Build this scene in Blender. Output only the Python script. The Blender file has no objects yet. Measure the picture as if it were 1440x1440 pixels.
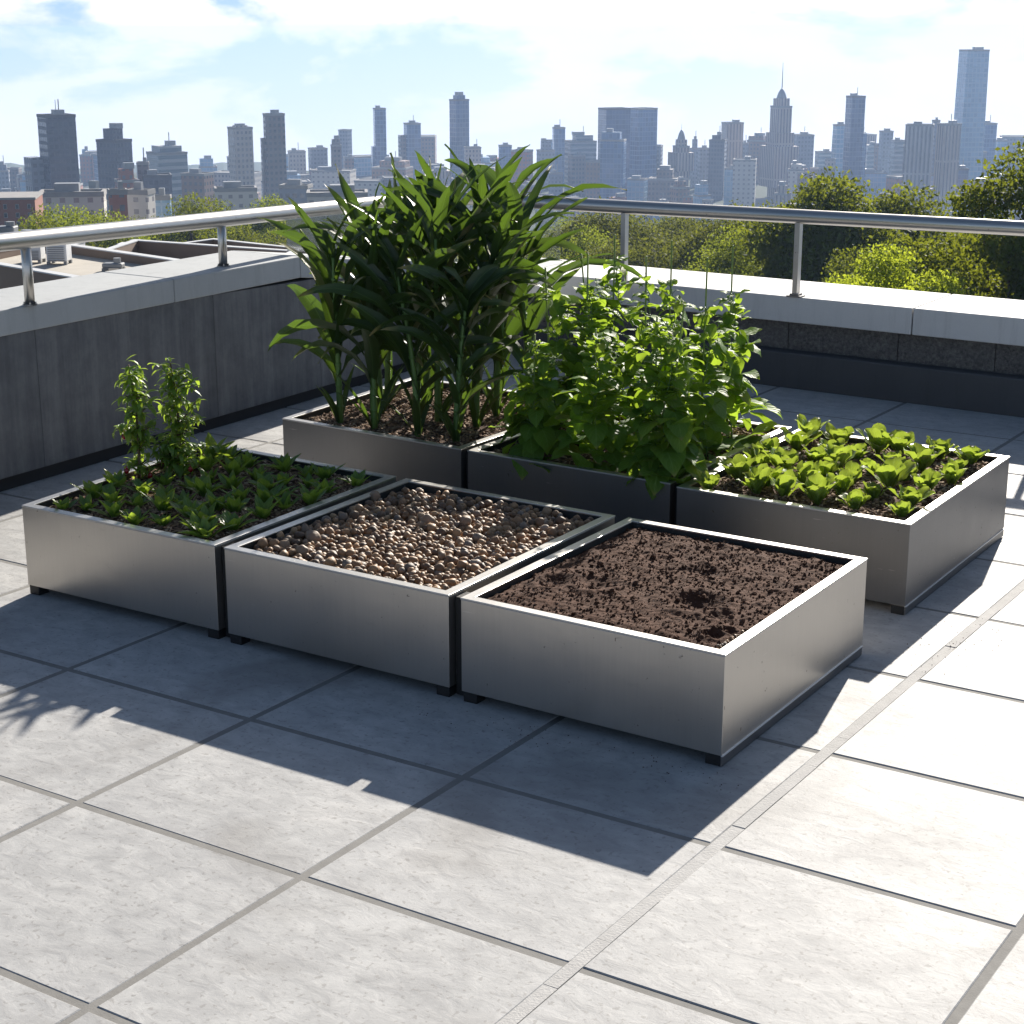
import bpy, math, random
import numpy as np
from mathutils import Vector, Matrix, noise as mnoise
R=math.radians; PI=math.pi
SC=bpy.context.scene
COL=SC.collection
random.seed(7); rng=np.random.default_rng(7)

# ------------------------------------------------------------------ camera
F=2436.717; PITCH=0.27736; YAW=-0.574423; CAM=np.array([4.11806,-3.54718,1.7146]); SH=14.85
_cp,_sp=math.cos(PITCH),math.sin(PITCH)
FW=np.array([math.sin(YAW)*_cp,math.cos(YAW)*_cp,-_sp]); RT=np.array([math.cos(YAW),-math.sin(YAW),0.]); UP=np.cross(RT,FW)
HF=np.array([math.sin(YAW),math.cos(YAW),0.])
cd=bpy.data.cameras.new('camera'); cam=bpy.data.objects.new('camera',cd); COL.objects.link(cam); SC.camera=cam
cd.sensor_width=36; cd.lens=36*F/1440; cd.shift_y=SH/1440; cd.clip_start=.05; cd.clip_end=60000
cam.matrix_world=Matrix(((RT[0],UP[0],-FW[0],CAM[0]),(RT[1],UP[1],-FW[1],CAM[1]),(RT[2],UP[2],-FW[2],CAM[2]),(0,0,0,1)))
def ray(x,y): return FW*F+RT*(x-720)-UP*(y-720-SH)
def onz(x,y,z): d=ray(x,y); t=(z-CAM[2])/d[2]; return CAM+d*t
def pix(x,y,z): d=np.array([x,y,z])-CAM; t=F/(d@FW); return 720+d@RT*t, 720+SH-d@UP*t
def ony(x,y,Y): d=ray(x,y); t=(Y-CAM[1])/d[1]; return CAM+d*t
def far(x,y,D): d=ray(x,y); return CAM+d*(D/(d@HF))      # point at ground distance D straight ahead
def col_x(x,D):
    p=far(x,300,D); return p[0],p[1]

# ------------------------------------------------------------------ object helpers
def tag(o,label=None,cat=None,group=None,kind=None):
    if label: o['label']=label
    if cat: o['category']=cat
    if group: o['group']=group
    if kind: o['kind']=kind
    return o
def empty(name,loc=(0,0,0),rz=0.,label=None,cat=None,group=None,sc=1.):
    o=bpy.data.objects.new(name,None); COL.objects.link(o); o.location=loc; o.rotation_euler=(0,0,rz); o.scale=(sc,sc,sc)
    o.empty_display_size=.1
    return tag(o,label,cat,group)
def copy_tree(o,parent=None):
    c=o.copy(); COL.objects.link(c); c.parent=parent
    for ch in o.children: copy_tree(ch,c)
    return c
class MB:
    def __init__(s): s.v=[]; s.f=[]; s.uv=[]; s.mi=[]; s.n=0; s.hasuv=False
    def add(s,V,Fc,uv=None,mi=0):
        V=np.asarray(V,float); b=s.n
        s.v.append(V); s.f+= [tuple(i+b for i in f) for f in Fc]; s.n+=len(V); s.mi+=[mi]*len(Fc)
        if uv is not None: s.uv.append(np.asarray(uv,float)); s.hasuv=True
        else: s.uv.append(np.zeros((len(V),2)))
    def box(s,c,d,mi=0,rz=0.):
        x,y,z=[q/2 for q in d]; V=np.array([(-x,-y,-z),(x,-y,-z),(x,y,-z),(-x,y,-z),(-x,-y,z),(x,-y,z),(x,y,z),(-x,y,z)])
        if rz: cr,sr=math.cos(rz),math.sin(rz); V=V@np.array([[cr,sr,0],[-sr,cr,0],[0,0,1]])
        s.add(V+np.array(c),[(0,3,2,1),(4,5,6,7),(0,1,5,4),(1,2,6,5),(2,3,7,6),(3,0,4,7)],mi=mi)
    def prism(s,poly,z0,z1,mi=0,top=True,bot=True,z1s=None,z0s=None):
        n=len(poly); z1s=z1s or [z1]*n; z0s=z0s or [z0]*n
        V=[(p[0],p[1],z0s[i]) for i,p in enumerate(poly)]+[(p[0],p[1],z1s[i]) for i,p in enumerate(poly)]
        Fc=[(i,(i+1)%n,(i+1)%n+n,i+n) for i in range(n)]
        if top: Fc.append(tuple(range(n,2*n)))
        if bot: Fc.append(tuple(range(n-1,-1,-1)))
        s.add(V,Fc,mi=mi)
    def ring(s,outer,inner,z0,z1,mi=0):
        n=len(outer)
        V=[(p[0],p[1],z0) for p in outer]+[(p[0],p[1],z1) for p in outer]+[(p[0],p[1],z0) for p in inner]+[(p[0],p[1],z1) for p in inner]
        Fc=[]
        for i in range(n):
            j=(i+1)%n
            Fc+=[(i,j,j+n,i+n),(i+n,j+n,j+3*n,i+3*n),(i+2*n,i+3*n,j+3*n,j+2*n),(i,i+2*n,j+2*n,j)]
        s.add(V,Fc,mi=mi)
    def tube(s,pts,rad,seg=8,mi=0,cap=True):
        pts=np.asarray(pts,float); n=len(pts); rad=np.broadcast_to(rad,(n,))
        V=[];uv=[]; prev=None
        for i in range(n):
            t=pts[min(i+1,n-1)]-pts[max(i-1,0)]; t=t/(np.linalg.norm(t)+1e-9)
            a=np.array([0,0,1.]) if abs(t[2])<.9 else np.array([1.,0,0])
            if prev is not None: a=prev
            u=a-t*(a@t); u/=np.linalg.norm(u)+1e-9; w=np.cross(t,u); prev=u
            for k in range(seg):
                q=2*PI*k/seg; V.append(pts[i]+rad[i]*(math.cos(q)*u+math.sin(q)*w)); uv.append((k/seg,i/(n-1)))
        Fc=[(i*seg+k,i*seg+(k+1)%seg,(i+1)*seg+(k+1)%seg,(i+1)*seg+k) for i in range(n-1) for k in range(seg)]
        if cap: Fc+=[tuple(range(seg-1,-1,-1)),tuple((n-1)*seg+k for k in range(seg))]
        s.add(V,Fc,uv,mi)
    def build(s,name,mats,parent=None,smooth=False,bevel=0.,autosmooth=None):
        me=bpy.data.meshes.new(name)
        V=np.concatenate(s.v) if s.v else np.zeros((0,3))
        me.from_pydata(V.tolist(),[],s.f)
        if s.hasuv:
            uv=np.concatenate(s.uv); l=me.uv_layers.new(name='UVMap'); li=np.zeros(len(me.loops),dtype=np.int32)
            me.loops.foreach_get('vertex_index',li); l.data.foreach_set('uv',uv[li].astype(np.float32).ravel())
        if not isinstance(mats,(list,tuple)): mats=[mats]
        for m in mats: me.materials.append(m)
        if len(mats)>1: me.polygons.foreach_set('material_index',s.mi)
        if smooth: me.polygons.foreach_set('use_smooth',[True]*len(me.polygons))
        me.update()
        o=bpy.data.objects.new(name,me); COL.objects.link(o); o.parent=parent
        if bevel:
            b=o.modifiers.new('bevel','BEVEL'); b.width=bevel; b.segments=2; b.limit_method='ANGLE'; b.angle_limit=R(40)
        return o

# ------------------------------------------------------------------ material helpers
class NT:
    def __init__(s,name):
        s.m=bpy.data.materials.new(name); s.m.use_nodes=True; s.t=s.m.node_tree; s.t.nodes.clear()
        s.out=s.t.nodes.new('ShaderNodeOutputMaterial')
    def n(s,typ,**kw):
        nd=s.t.nodes.new(typ)
        for k,v in kw.items():
            if k.startswith('i_'): 
                key=k[2:]; key=int(key) if key.isdigit() else key.replace('_',' ')
                s.set(nd,key,v)
            else: setattr(nd,k,v)
        return nd
    def set(s,nd,key,v):
        if isinstance(v,bpy.types.NodeSocket): s.t.links.new(v,nd.inputs[key])
        else: nd.inputs[key].default_value=v
    def link(s,a,b): s.t.links.new(a,b)
    def math(s,op,a,b=None,c=None,clamp=False):
        nd=s.n('ShaderNodeMath',operation=op); nd.use_clamp=clamp; s.set(nd,0,a)
        if b is not None: s.set(nd,1,b)
        if c is not None: s.set(nd,2,c)
        return nd.outputs[0]
    def mix(s,f,a,b,bt='MIX'):
        nd=s.n('ShaderNodeMix',data_type='RGBA',blend_type=bt); s.set(nd,0,f); s.set(nd,6,a); s.set(nd,7,b); return nd.outputs[2]
    def noise(s,vec,scale,detail=4,rough=.55,dist=0.,out=0):
        nd=s.n('ShaderNodeTexNoise'); s.set(nd,'Scale',scale); s.set(nd,'Detail',detail); s.set(nd,'Roughness',rough); s.set(nd,'Distortion',dist)
        if vec is not None: s.link(vec,nd.inputs['Vector'])
        return nd.outputs[out]
    def ramp(s,f,stops):
        nd=s.n('ShaderNodeValToRGB'); e=nd.color_ramp.elements
        while len(e)<len(stops): e.new(.5)
        for i,(p,c) in enumerate(stops): e[i].position=p; e[i].color=c if len(c)==4 else (*c,1)
        s.set(nd,0,f); return nd.outputs[0]
    def coord(s,k='Object'): return s.n('ShaderNodeTexCoord').outputs[k]
    def map(s,vec,scale=(1,1,1),loc=(0,0,0),rot=(0,0,0)):
        nd=s.n('ShaderNodeMapping'); s.link(vec,nd.inputs[0]); nd.inputs['Scale'].default_value=scale; nd.inputs['Location'].default_value=loc; nd.inputs['Rotation'].default_value=rot; return nd.outputs[0]
    def bump(s,h,strength=.3,dist=.01,normal=None):
        nd=s.n('ShaderNodeBump'); s.set(nd,'Height',h); s.set(nd,'Strength',strength); s.set(nd,'Distance',dist)
        if normal is not None: s.link(normal,nd.inputs['Normal'])
        return nd.outputs[0]
    def bsdf(s,col,rough=.6,metal=0.,normal=None,spec=.5,**kw):
        nd=s.n('ShaderNodeBsdfPrincipled'); s.set(nd,'Base Color',col if not isinstance(col,tuple) or len(col)==4 else (*col,1)); s.set(nd,'Roughness',rough); s.set(nd,'Metallic',metal); s.set(nd,'Specular IOR Level',spec)
        for k,v in kw.items(): s.set(nd,k.replace('_',' '),v)
        if normal is not None: s.link(normal,nd.inputs['Normal'])
        return nd.outputs[0]
    def done(s,sh): s.link(sh,s.out.inputs['Surface']); return s.m
def c4(c): return (*c,1)
def rnd_obj(N): return N.n('ShaderNodeObjectInfo').outputs['Random']
def island(N): return N.n('ShaderNodeNewGeometry').outputs['Random Per Island']

def m_simple(name,col,rough=.6,metal=0.,nscale=6.,var=.25,bump=.15,bdist=.004):
    N=NT(name); co=N.coord(); f=N.noise(co,nscale,6); c=N.mix(f,c4(tuple(q*(1-var) for q in col)),c4(tuple(min(1,q*(1+var)) for q in col)))
    b=N.bump(N.noise(co,nscale*8,4),bump,bdist); return N.done(N.bsdf(c,rough,metal,b))
def m_tile():
    N=NT('paving_stone'); co=N.coord(); isl=island(N)
    off=N.n('ShaderNodeCombineXYZ'); N.set(off,0,N.math('MULTIPLY',isl,37.)); N.set(off,1,N.math('MULTIPLY',isl,91.))
    ad=N.n('ShaderNodeVectorMath',operation='ADD'); N.link(co,ad.inputs[0]); N.link(off.outputs[0],ad.inputs[1]); v=ad.outputs[0]
    big=N.noise(v,2.2,5,.6); st=N.noise(N.map(v,(13,21,13),rot=(0,0,R(18))),1.,7,.62,.6); fine=N.noise(v,120,5,.7)
    c=N.ramp(big,[(.3,(.43,.43,.425)),(.55,(.52,.52,.51)),(.75,(.59,.58,.56))])
    c=N.mix(N.math('MULTIPLY',N.math('SUBTRACT',st,.40,clamp=True),1.7),c,(.20,.20,.205,1))
    c=N.mix(N.math('MULTIPLY',fine,.36),c,(.24,.235,.23,1)); blot=N.noise(v,6,6,.7,.8); c=N.mix(N.ramp(blot,[(.45,(0,0,0)),(.7,(.5,.5,.5))]),c,(.33,.33,.33,1))
    c=N.mix(N.math('MULTIPLY',isl,.16),c,(.30,.305,.32,1))
    spots=N.noise(v,38,3,.5); c=N.mix(N.math('MULTIPLY',N.math('GREATER_THAN',spots,.70),.4),c,(.16,.15,.14,1))
    pit=N.noise(v,70,2,.5,.3); c=N.mix(N.ramp(pit,[(.60,(0,0,0)),(.68,(.5,.5,.5))]),c,(.22,.21,.20,1)); stain=N.noise(co,1.3,4,.55,.4); c=N.mix(N.ramp(stain,[(.56,(0,0,0)),(.66,(.45,.45,.45))]),c,(.22,.21,.2,1))
    h=N.math('ADD',N.math('MULTIPLY',st,1.),N.math('MULTIPLY',fine,.25))
    b=N.bump(h,.42,.004)
    r=N.ramp(big,[(.3,(.52,)*3),(.7,(.68,)*3)])
    return N.done(N.bsdf(c,r,0,b,.12))
def m_steel(name='brushed_steel',col=(.52,.495,.46),rough=.3,var=.08,vert=True):
    N=NT(name); co=N.coord(); sc=(160,160,6) if vert else (160,6,160)
    f=N.noise(N.map(co,sc),1.,4,.6); big=N.noise(co,3.,4,.6); sm=N.noise(co,260,2,.5)
    c=N.mix(f,c4(tuple(q*.93 for q in col)),c4(tuple(min(1,q*1.05) for q in col)))
    marks=N.noise(N.map(co,(14,14,30)),1.,6,.7); c=N.mix(N.ramp(marks,[(.62,(0,0,0)),(.8,(.35,.35,.35))]),c,(.30,.29,.27,1))
    r=N.math('ADD',rough,N.math('MULTIPLY',N.math('SUBTRACT',big,.5),var*2)); r=N.math('ADD',r,N.math('MULTIPLY',f,.05))
    dent=N.noise(co,5.,2,.4); b=N.bump(N.math('ADD',f,N.math('MULTIPLY',sm,.8)),.06,.001); b=N.bump(big,.05,.03,b); b=N.bump(dent,.10,.02,b); sc_=N.noise(N.map(co,(7,7,120),rot=(0,R(25),0)),1.,3,.8); c=N.mix(N.ramp(sc_,[(.70,(0,0,0)),(.74,(.4,.4,.4))]),c,(.75,.74,.72,1)); sp_=N.noise(co,55.,3,.6); c=N.mix(N.ramp(sp_,[(.70,(0,0,0)),(.74,(.7,.7,.7))]),c,(.16,.13,.10,1)); r=N.math('ADD',r,N.math('MULTIPLY',N.ramp(sp_,[(.68,(0,0,0)),(.74,(1,1,1))]),.3))
    return N.done(N.bsdf(c,r,.95,b))
def m_leaf(name,c_lo,c_hi,trans,rough=.38,tw=.45,rib=(.25,.35,.1),rw=.035,veins=0.,bumpy=.25,spec=.5):
    N=NT(name); uv=N.coord('UV'); sx=N.n('ShaderNodeSeparateXYZ'); N.link(uv,sx.inputs[0]); u,v=sx.outputs[0],sx.outputs[1]
    isl=island(N); co=N.coord()
    c=N.mix(isl,c4(c_lo),c4(c_hi)); n1=N.noise(co,14,4); c=N.mix(N.math('MULTIPLY',n1,.5),c,c4(tuple(q*.6 for q in c_lo)))
    au=N.math('ABSOLUTE',N.math('SUBTRACT',u,.5))
    ribm=N.math('LESS_THAN',au,rw); c=N.mix(N.math('MULTIPLY',ribm,.55),c,c4(rib))
    if veins:
        w=N.math('SINE',N.math('MULTIPLY',N.math('SUBTRACT',v,N.math('MULTIPLY',au,.9)),veins)); vm=N.math('MULTIPLY',N.math('GREATER_THAN',w,.86),.35); c=N.mix(vm,c,c4(rib))
        b=N.bump(w,bumpy,.003)
    else:
        w=N.math('SINE',N.math('MULTIPLY',u,90.)); b=N.bump(w,bumpy*.6,.001)
    dry=N.math('MULTIPLY',N.ramp(N.math('ADD',v,N.math('MULTIPLY',N.noise(co,30,3),.12)),[(.90,(0,0,0)),(1.,(1,1,1))]),N.math('GREATER_THAN',isl,.55)); old=N.math('MULTIPLY',N.math('GREATER_THAN',isl,.955),.75); dry=N.math('MAXIMUM',dry,old); c=N.mix(N.math('MULTIPLY',dry,.8),c,(.30,.24,.09,1))
    sh=N.bsdf(c,rough,0,b,spec)
    tr=N.n('ShaderNodeBsdfTranslucent'); N.set(tr,0,N.mix(isl,c4(trans),c4(tuple(q*.72 for q in trans)))); 
    mx=N.n('ShaderNodeMixShader'); mx.inputs[0].default_value=tw; N.link(sh,mx.inputs[1]); N.link(tr.outputs[0],mx.inputs[2])
    return N.done(mx.outputs[0])
def m_soil(name,a,b_,scale=26.,bump=1.,bd=.012):
    N=NT(name); co=N.coord(); f=N.noise(co,scale,8,.7); g=N.noise(co,scale*6,4,.7); c=N.ramp(f,[(.3,c4(a)),(.7,c4(b_))]); c=N.mix(N.math('MULTIPLY',g,.5),c,c4(tuple(q*.5 for q in a)))
    bb=N.bump(N.math('ADD',f,N.math('MULTIPLY',g,.4)),bump,bd); return N.done(N.bsdf(c,.95,0,bb,.2))
def m_island(name,stops,rough=.7,bs=60.,bd=.002,spec=.4,extra=None):
    N=NT(name); co=N.coord(); c=N.ramp(island(N),stops); f=N.noise(co,bs,5,.65); c=N.mix(N.math('MULTIPLY',f,.6),c,(.12,.085,.06,1) if extra is None else c4(extra))
    return N.done(N.bsdf(c,rough,0,N.bump(f,.5,bd),spec))
def m_facade(name,wall,glass,su,sv,fu=.6,fv=.55,rough=.7,grough=.2,vary=.5):
    N=NT(name); co=N.coord(); sx=N.n('ShaderNodeSeparateXYZ'); N.link(co,sx.inputs[0])
    u=N.math('DIVIDE',N.math('ADD',N.math('ADD',sx.outputs[0],sx.outputs[1]),5000.),su); v=N.math('DIVIDE',N.math('ADD',sx.outputs[2],1000.),sv)
    fu_=N.math('LESS_THAN',N.math('FRACT',u),fu); fv_=N.math('LESS_THAN',N.math('FRACT',v),fv); m=N.math('MULTIPLY',fu_,fv_)
    geo=N.n('ShaderNodeNewGeometry'); s2=N.n('ShaderNodeSeparateXYZ'); N.link(geo.outputs['Normal'],s2.inputs[0]); side=N.math('LESS_THAN',N.math('ABSOLUTE',s2.outputs[2]),.5); m=N.math('MULTIPLY',m,side)
    cell=N.n('ShaderNodeCombineXYZ'); N.set(cell,0,N.math('FLOOR',u)); N.set(cell,1,N.math('FLOOR',v)); wn=N.n('ShaderNodeTexWhiteNoise',noise_dimensions='2D'); N.link(cell.outputs[0],wn.inputs['Vector'])
    g=N.mix(N.math('MULTIPLY',wn.outputs[0],vary),c4(glass),c4(tuple(min(1,q*2.5+.05) for q in glass)))
    w=N.mix(N.noise(co,.05,4),c4(tuple(q*.85 for q in wall)),c4(tuple(q*1.1 for q in wall)))
    w=N.mix(N.math('MULTIPLY',rnd_obj(N),.35),w,c4(tuple(q*.7 for q in wall)))
    c=N.mix(m,w,g); r=N.math('SUBTRACT',rough,N.math('MULTIPLY',m,rough-grough)); return N.done(N.bsdf(c,r,0,None,.5))

M={}
M['tile']=m_tile()
M['mortar']=m_simple('dark_mortar',(.19,.185,.175),.9,nscale=30)
M['mortar_pale']=m_simple('pale_mortar',(.40,.395,.385),.9,nscale=20,bump=.4)
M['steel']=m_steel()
M['steel_shaded']=m_steel('shaded_steel',(.215,.215,.22),.36)  # darker copy of the planter steel, back row's shade put into the colour
M['rim']=m_steel('steel_rim',(.55,.54,.52),.36)
M['rail']=m_steel('rail_steel',(.50,.485,.46),.30,.05,False)
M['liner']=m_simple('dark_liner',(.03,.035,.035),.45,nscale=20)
M['foot']=m_simple('black_foot',(.012,.012,.013),.5)
M['seam']=m_simple('bright_seam',(.75,.76,.76),.35,.6)
M['pebble']=m_island('pebble_stone',[(0,(.075,.045,.027)),(.25,(.22,.12,.058)),(.5,(.36,.195,.088)),(.75,(.44,.27,.135)),(.92,(.17,.135,.11)),(1,(.40,.31,.23))],.6,90,.002)
M['soil']=m_soil('dark_soil',(.050,.021,.011),(.115,.052,.029),bump=.5,bd=.006)
M['soil_crumb']=m_island('soil_crumbs',[(0,(.050,.022,.012)),(.6,(.115,.054,.031)),(1,(.17,.09,.055))],.95,120,.002,.15,(.035,.018,.011))
M['mulch_base']=m_soil('mulch_soil',(.045,.026,.018),(.16,.095,.06),40)
M['chip']=m_island('bark_chips',[(0,(.10,.055,.035)),(.4,(.25,.15,.09)),(.75,(.42,.28,.17)),(1,(.62,.47,.32))],.85,60,.002,.2)
M['straw']=m_island('dry_straw',[(0,(.30,.2,.1)),(1,(.55,.42,.26))],.8,60,.001,.2)
M['corn']=m_leaf('corn_leaf',(.018,.042,.012),(.030,.064,.016),(.15,.26,.025),.42,.28,(.10,.17,.05),.03)
M['stalk']=m_simple('green_stalk',(.11,.20,.045),.5,nscale=12)
M['bean']=m_leaf('bean_leaf',(.055,.145,.020),(.11,.225,.030),(.42,.60,.045),.52,.47,(.22,.36,.1),.025,34.,.25,.25)
M['cane']=m_simple('green_cane',(.23,.30,.06),.5,nscale=30)
M['lettuce']=m_leaf('lettuce_leaf',(.07,.15,.024),(.15,.24,.04),(.46,.60,.06),.5,.42,(.33,.44,.16),.05,26.,.4,.3)
M['seedling']=m_leaf('seedling_leaf',(.055,.135,.022),(.105,.21,.035),(.46,.64,.06),.34,.36,(.15,.26,.07),.04,20.)
M['pepper']=m_leaf('pepper_leaf',(.075,.17,.024),(.14,.26,.04),(.48,.66,.06),.4,.45,(.18,.3,.08),.04)
M['fruit']=m_simple('red_fruit',(.25,.008,.010),.22,nscale=8,var=.15,bump=.0)
M['twig']=m_simple('brown_twig',(.13,.09,.045),.8,nscale=30)

def m_wall_concrete():
    N=NT('weathered_concrete_wall'); co=N.coord(); st=N.math('MULTIPLY_ADD',N.noise(N.map(co,(14,14,1.1)),1.,7,.7),.6,N.math('MULTIPLY',N.noise(co,9,7,.7),.4)); bg=N.noise(co,2.5,5,.6); fi=N.noise(co,90,4,.7)
    c=N.ramp(st,[(.34,(.075,.08,.09)),(.5,(.15,.155,.165)),(.66,(.25,.255,.26))]); c=N.mix(N.math('MULTIPLY',bg,.45),c,(.12,.12,.125,1)); c=N.mix(N.math('MULTIPLY',fi,.25),c,(.10,.10,.10,1))
    return N.done(N.bsdf(c,.88,0,N.bump(N.math('ADD',st,fi),.3,.003),.3))
M['wall']=m_wall_concrete()
def m_coping(name,a,b_,ns=5.):
    N=NT(name); co=N.coord(); bg=N.noise(co,ns,6,.65); fi=N.noise(co,150,3,.6); dr=N.noise(N.map(co,(20,20,2)),1.,6,.7)
    c=N.mix(bg,c4(a),c4(b_)); c=N.mix(N.ramp(dr,[(.5,(0,0,0)),(.75,(.35,)*3)]),c,c4(tuple(q*.6 for q in a))); c=N.mix(N.math('MULTIPLY',fi,.15),c,(.15,.15,.15,1))
    return N.done(N.bsdf(c,.7,0,N.bump(N.math('ADD',bg,N.math('MULTIPLY',fi,.4)),.2,.003),.4))
M['coping']=m_coping('cast_coping',(.35,.37,.38),(.46,.475,.48))
M['coping_r']=m_coping('pale_coping',(.60,.59,.575),(.68,.67,.655),3.)
M['kerb']=m_coping('dark_membrane',(.050,.052,.058),(.075,.077,.083),4.)
def m_granite():
    N=NT('rough_granite'); co=N.coord(); a=N.noise(co,60,6,.75); b=N.n('ShaderNodeTexVoronoi'); N.link(co,b.inputs[0]); b.inputs['Scale'].default_value=140
    c=N.ramp(a,[(.35,(.05,.05,.05)),(.55,(.14,.135,.13)),(.75,(.27,.26,.25))]); c=N.mix(N.math('MULTIPLY',island(N),.3),c,(.2,.19,.18,1)); return N.done(N.bsdf(c,.85,0,N.bump(N.math('ADD',a,b.outputs[0]),.6,.006),.3))
M['granite']=m_granite()
M['dark']=m_simple('plinth_shadow_black',(.022,.022,.025),.8)  # recessed wall base, floor shadow put into the near-black colour
def m_glass():
    N=NT('clear_glass'); co=N.coord(); tr=N.n('ShaderNodeBsdfTransparent'); tr.inputs[0].default_value=(.93,.95,.945,1)
    gl=N.n('ShaderNodeBsdfGlossy'); gl.inputs['Roughness'].default_value=.03; df=N.n('ShaderNodeBsdfDiffuse'); df.inputs[0].default_value=(.7,.72,.72,1)
    fr=N.n('ShaderNodeLayerWeight'); fr.inputs[0].default_value=.3
    m1=N.n('ShaderNodeMixShader'); N.link(N.math('MULTIPLY',fr.outputs['Fresnel'],.8),m1.inputs[0]); N.link(tr.outputs[0],m1.inputs[1]); N.link(gl.outputs[0],m1.inputs[2])
    m2=N.n('ShaderNodeMixShader'); N.link(N.math('MULTIPLY',N.noise(co,3.,4),.14),m2.inputs[0]); N.link(m1.outputs[0],m2.inputs[1]); N.link(df.outputs[0],m2.inputs[2])
    return N.done(m2.outputs[0])
M['glass']=m_glass()

# ------------------------------------------------------------------ terrace floor
GX=[2.62+.668*k for k in range(-12,14)]; GY=[-.415+.602*k for k in range(-12,9)]
X0,X1,Y0,Y1=-1.55,10.2,-7.4,4.9
mb=MB(); J=.0095
xs=sorted(set([-1.45]+[g for g in GX if -1.3<g<10]+[10.1])); ys=sorted(set([-7.3]+[g for g in GY if -7.2<g<4.3]+[4.62]))
for i in range(len(xs)-1):
    for j in range(len(ys)-1):
        xa=xs[i]+(.016 if abs(xs[i]-2.62)<.01 else J); xb=xs[i+1]-(.016 if abs(xs[i+1]-2.62)<.01 else J); ya=ys[j]+J; yb=ys[j+1]-J
        e=.0025; dz=random.uniform(-.0008,.0008); r_=lambda:random.uniform(-.0012,.0012)
        P=[(xa+r_(),ya+r_()),(xb+r_(),ya+r_()),(xb+r_(),yb+r_()),(xa+r_(),yb+r_())]; cx,cy=(xa+xb)/2,(ya+yb)/2
        sg=lambda a:1 if a>0 else -1
        Q=[(p[0]-e*sg(p[0]-cx),p[1]-e*sg(p[1]-cy)) for p in P]
        V=[(*p,-.012) for p in P]+[(*p,-.002+dz) for p in P]+[(*p,0+dz) for p in Q]
        mb.add(V,[(0,1,5,4),(1,2,6,5),(2,3,7,6),(3,0,4,7),(4,5,9,8),(5,6,10,9),(6,7,11,10),(7,4,8,11),(8,9,10,11)])
tag(mb.build('terrace_paving',M['tile']),kind='structure')
mb=MB(); mb.box(((X0+X1)/2,(Y0+Y1)/2,-.1018),(X1-X0-.1,Y1-Y0-.1,.2)); tag(mb.build('paving_joints',M['mortar']),kind='structure')
mb=MB(); 
for k in range(60):
    y=-7.3+k*.2; mb.box((2.62+random.uniform(-.001,.001),y+.1,-.0045+random.uniform(-.001,.001)),(.031,.1995,.008))
tag(mb.build('pale_joint_strip',M['mortar_pale']),kind='structure')

# ------------------------------------------------------------------ parapets
def lx(y): return -1.02-.047*(y-.8)           # inner face line of the left wall
lw=empty('parapet_wall',(-1.2,1.5,0),label='tall concrete parapet on the left with stained panels and a thick coping',cat='wall'); lo=-np.array([-1.2,1.5,0])
def build_local(mb,name,mat,par,off,**k):
    for i in range(len(mb.v)): mb.v[i]=mb.v[i]+off
    return mb.build(name,mat,par,**k)
YC=4.33
def topz(y): return .70 if y<2.7 else .70-(y-2.7)*.135
mb=MB(); cuts=[-7.3,-5.6,-3.9,-2.4,-.9,.42,1.02,2.08,2.85,3.55,YC+.35]
panels=[]
for a,b in zip(cuts[:-1],cuts[1:]):
    g=.0008; za,zb=topz(a)-.1,topz(b)-.1
    mb.prism([(lx(a)-.38,a+g),(lx(a),a+g),(lx(b),b-g),(lx(b)-.38,b-g)],.055,0,z1s=[za,za,zb,zb],z0s=[.055]*4)
build_local(mb,'wall_panels',M['wall'],lw,lo,bevel=.003)
mb=MB(); mb.prism([(lx(-7.3)-.36,-7.28),(lx(-7.3)-.025,-7.28),(lx(YC+.3)-.025,YC+.3),(lx(YC+.3)-.36,YC+.3)],-.10,.0545); build_local(mb,'shadow_gap_plinth',M['dark'],lw,lo)
cc=[-7.3,-4.4,-2.0,.25,1.82,2.7,3.5,YC+.02]
for a,b in zip(cc[:-1],cc[1:]):
    mb=MB(); g=.0015; za,zb=topz(a),topz(b)
    mb.prism([(lx(a)-.41,a+g),(lx(a)+.012,a+g),(lx(b)+.012,b-g),(lx(b)-.41,b-g)],0,0,z0s=[za-.0995,za-.0995,zb-.0995,zb-.0995],z1s=[za,za,zb,zb])
    build_local(mb,'coping_slab',M['coping'],lw,lo,bevel=.006)
# right/back parapet
def ry(x): return 4.313-.04*(x-.5)
rw=empty('parapet_wall',(1.5,4.5,0),label='low rear parapet with a smooth pale coping over a band of dark granite',cat='wall'); ro=-np.array([1.5,4.5,0])
xa,xb=lx(YC)+.001,10.2
mb=MB(); mb.prism([(xa,ry(xa)),(xb,ry(xb)),(xb,ry(xb)+.5),(xa,ry(xa)+.5)],-.1,.178); build_local(mb,'kerb',M['kerb'],rw,ro,bevel=.01)
gx=[xa,-.6,.05,.62,1.2,1.68,2.3,3.0,3.8,4.6,5.6,6.6,7.6,8.8,xb]
mb=MB()
for a,b in zip(gx[:-1],gx[1:]):
    g=.0015; mb.prism([(a+g,ry(a)+.085),(b-g,ry(b)+.085),(b-g,ry(b)+.5),(a+g,ry(a)+.5)],.176,.335)
build_local(mb,'granite_band',M['granite'],rw,ro,bevel=.003)
for a,b in zip([xa,-.95,1.29,3.6,6.,8.4][:-1]+[8.4],[-.95,1.29,3.6,6.,8.4,xb]):
    if a>=b: continue
    mb=MB(); g=.003; mb.prism([(a+g,ry(a)+.012),(b-g,ry(b)+.012),(b-g,ry(b)+.56),(a+g,ry(a)+.56)],.325,.452); build_local(mb,'coping_slab',M['coping_r'],rw,ro,bevel=.005)

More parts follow.
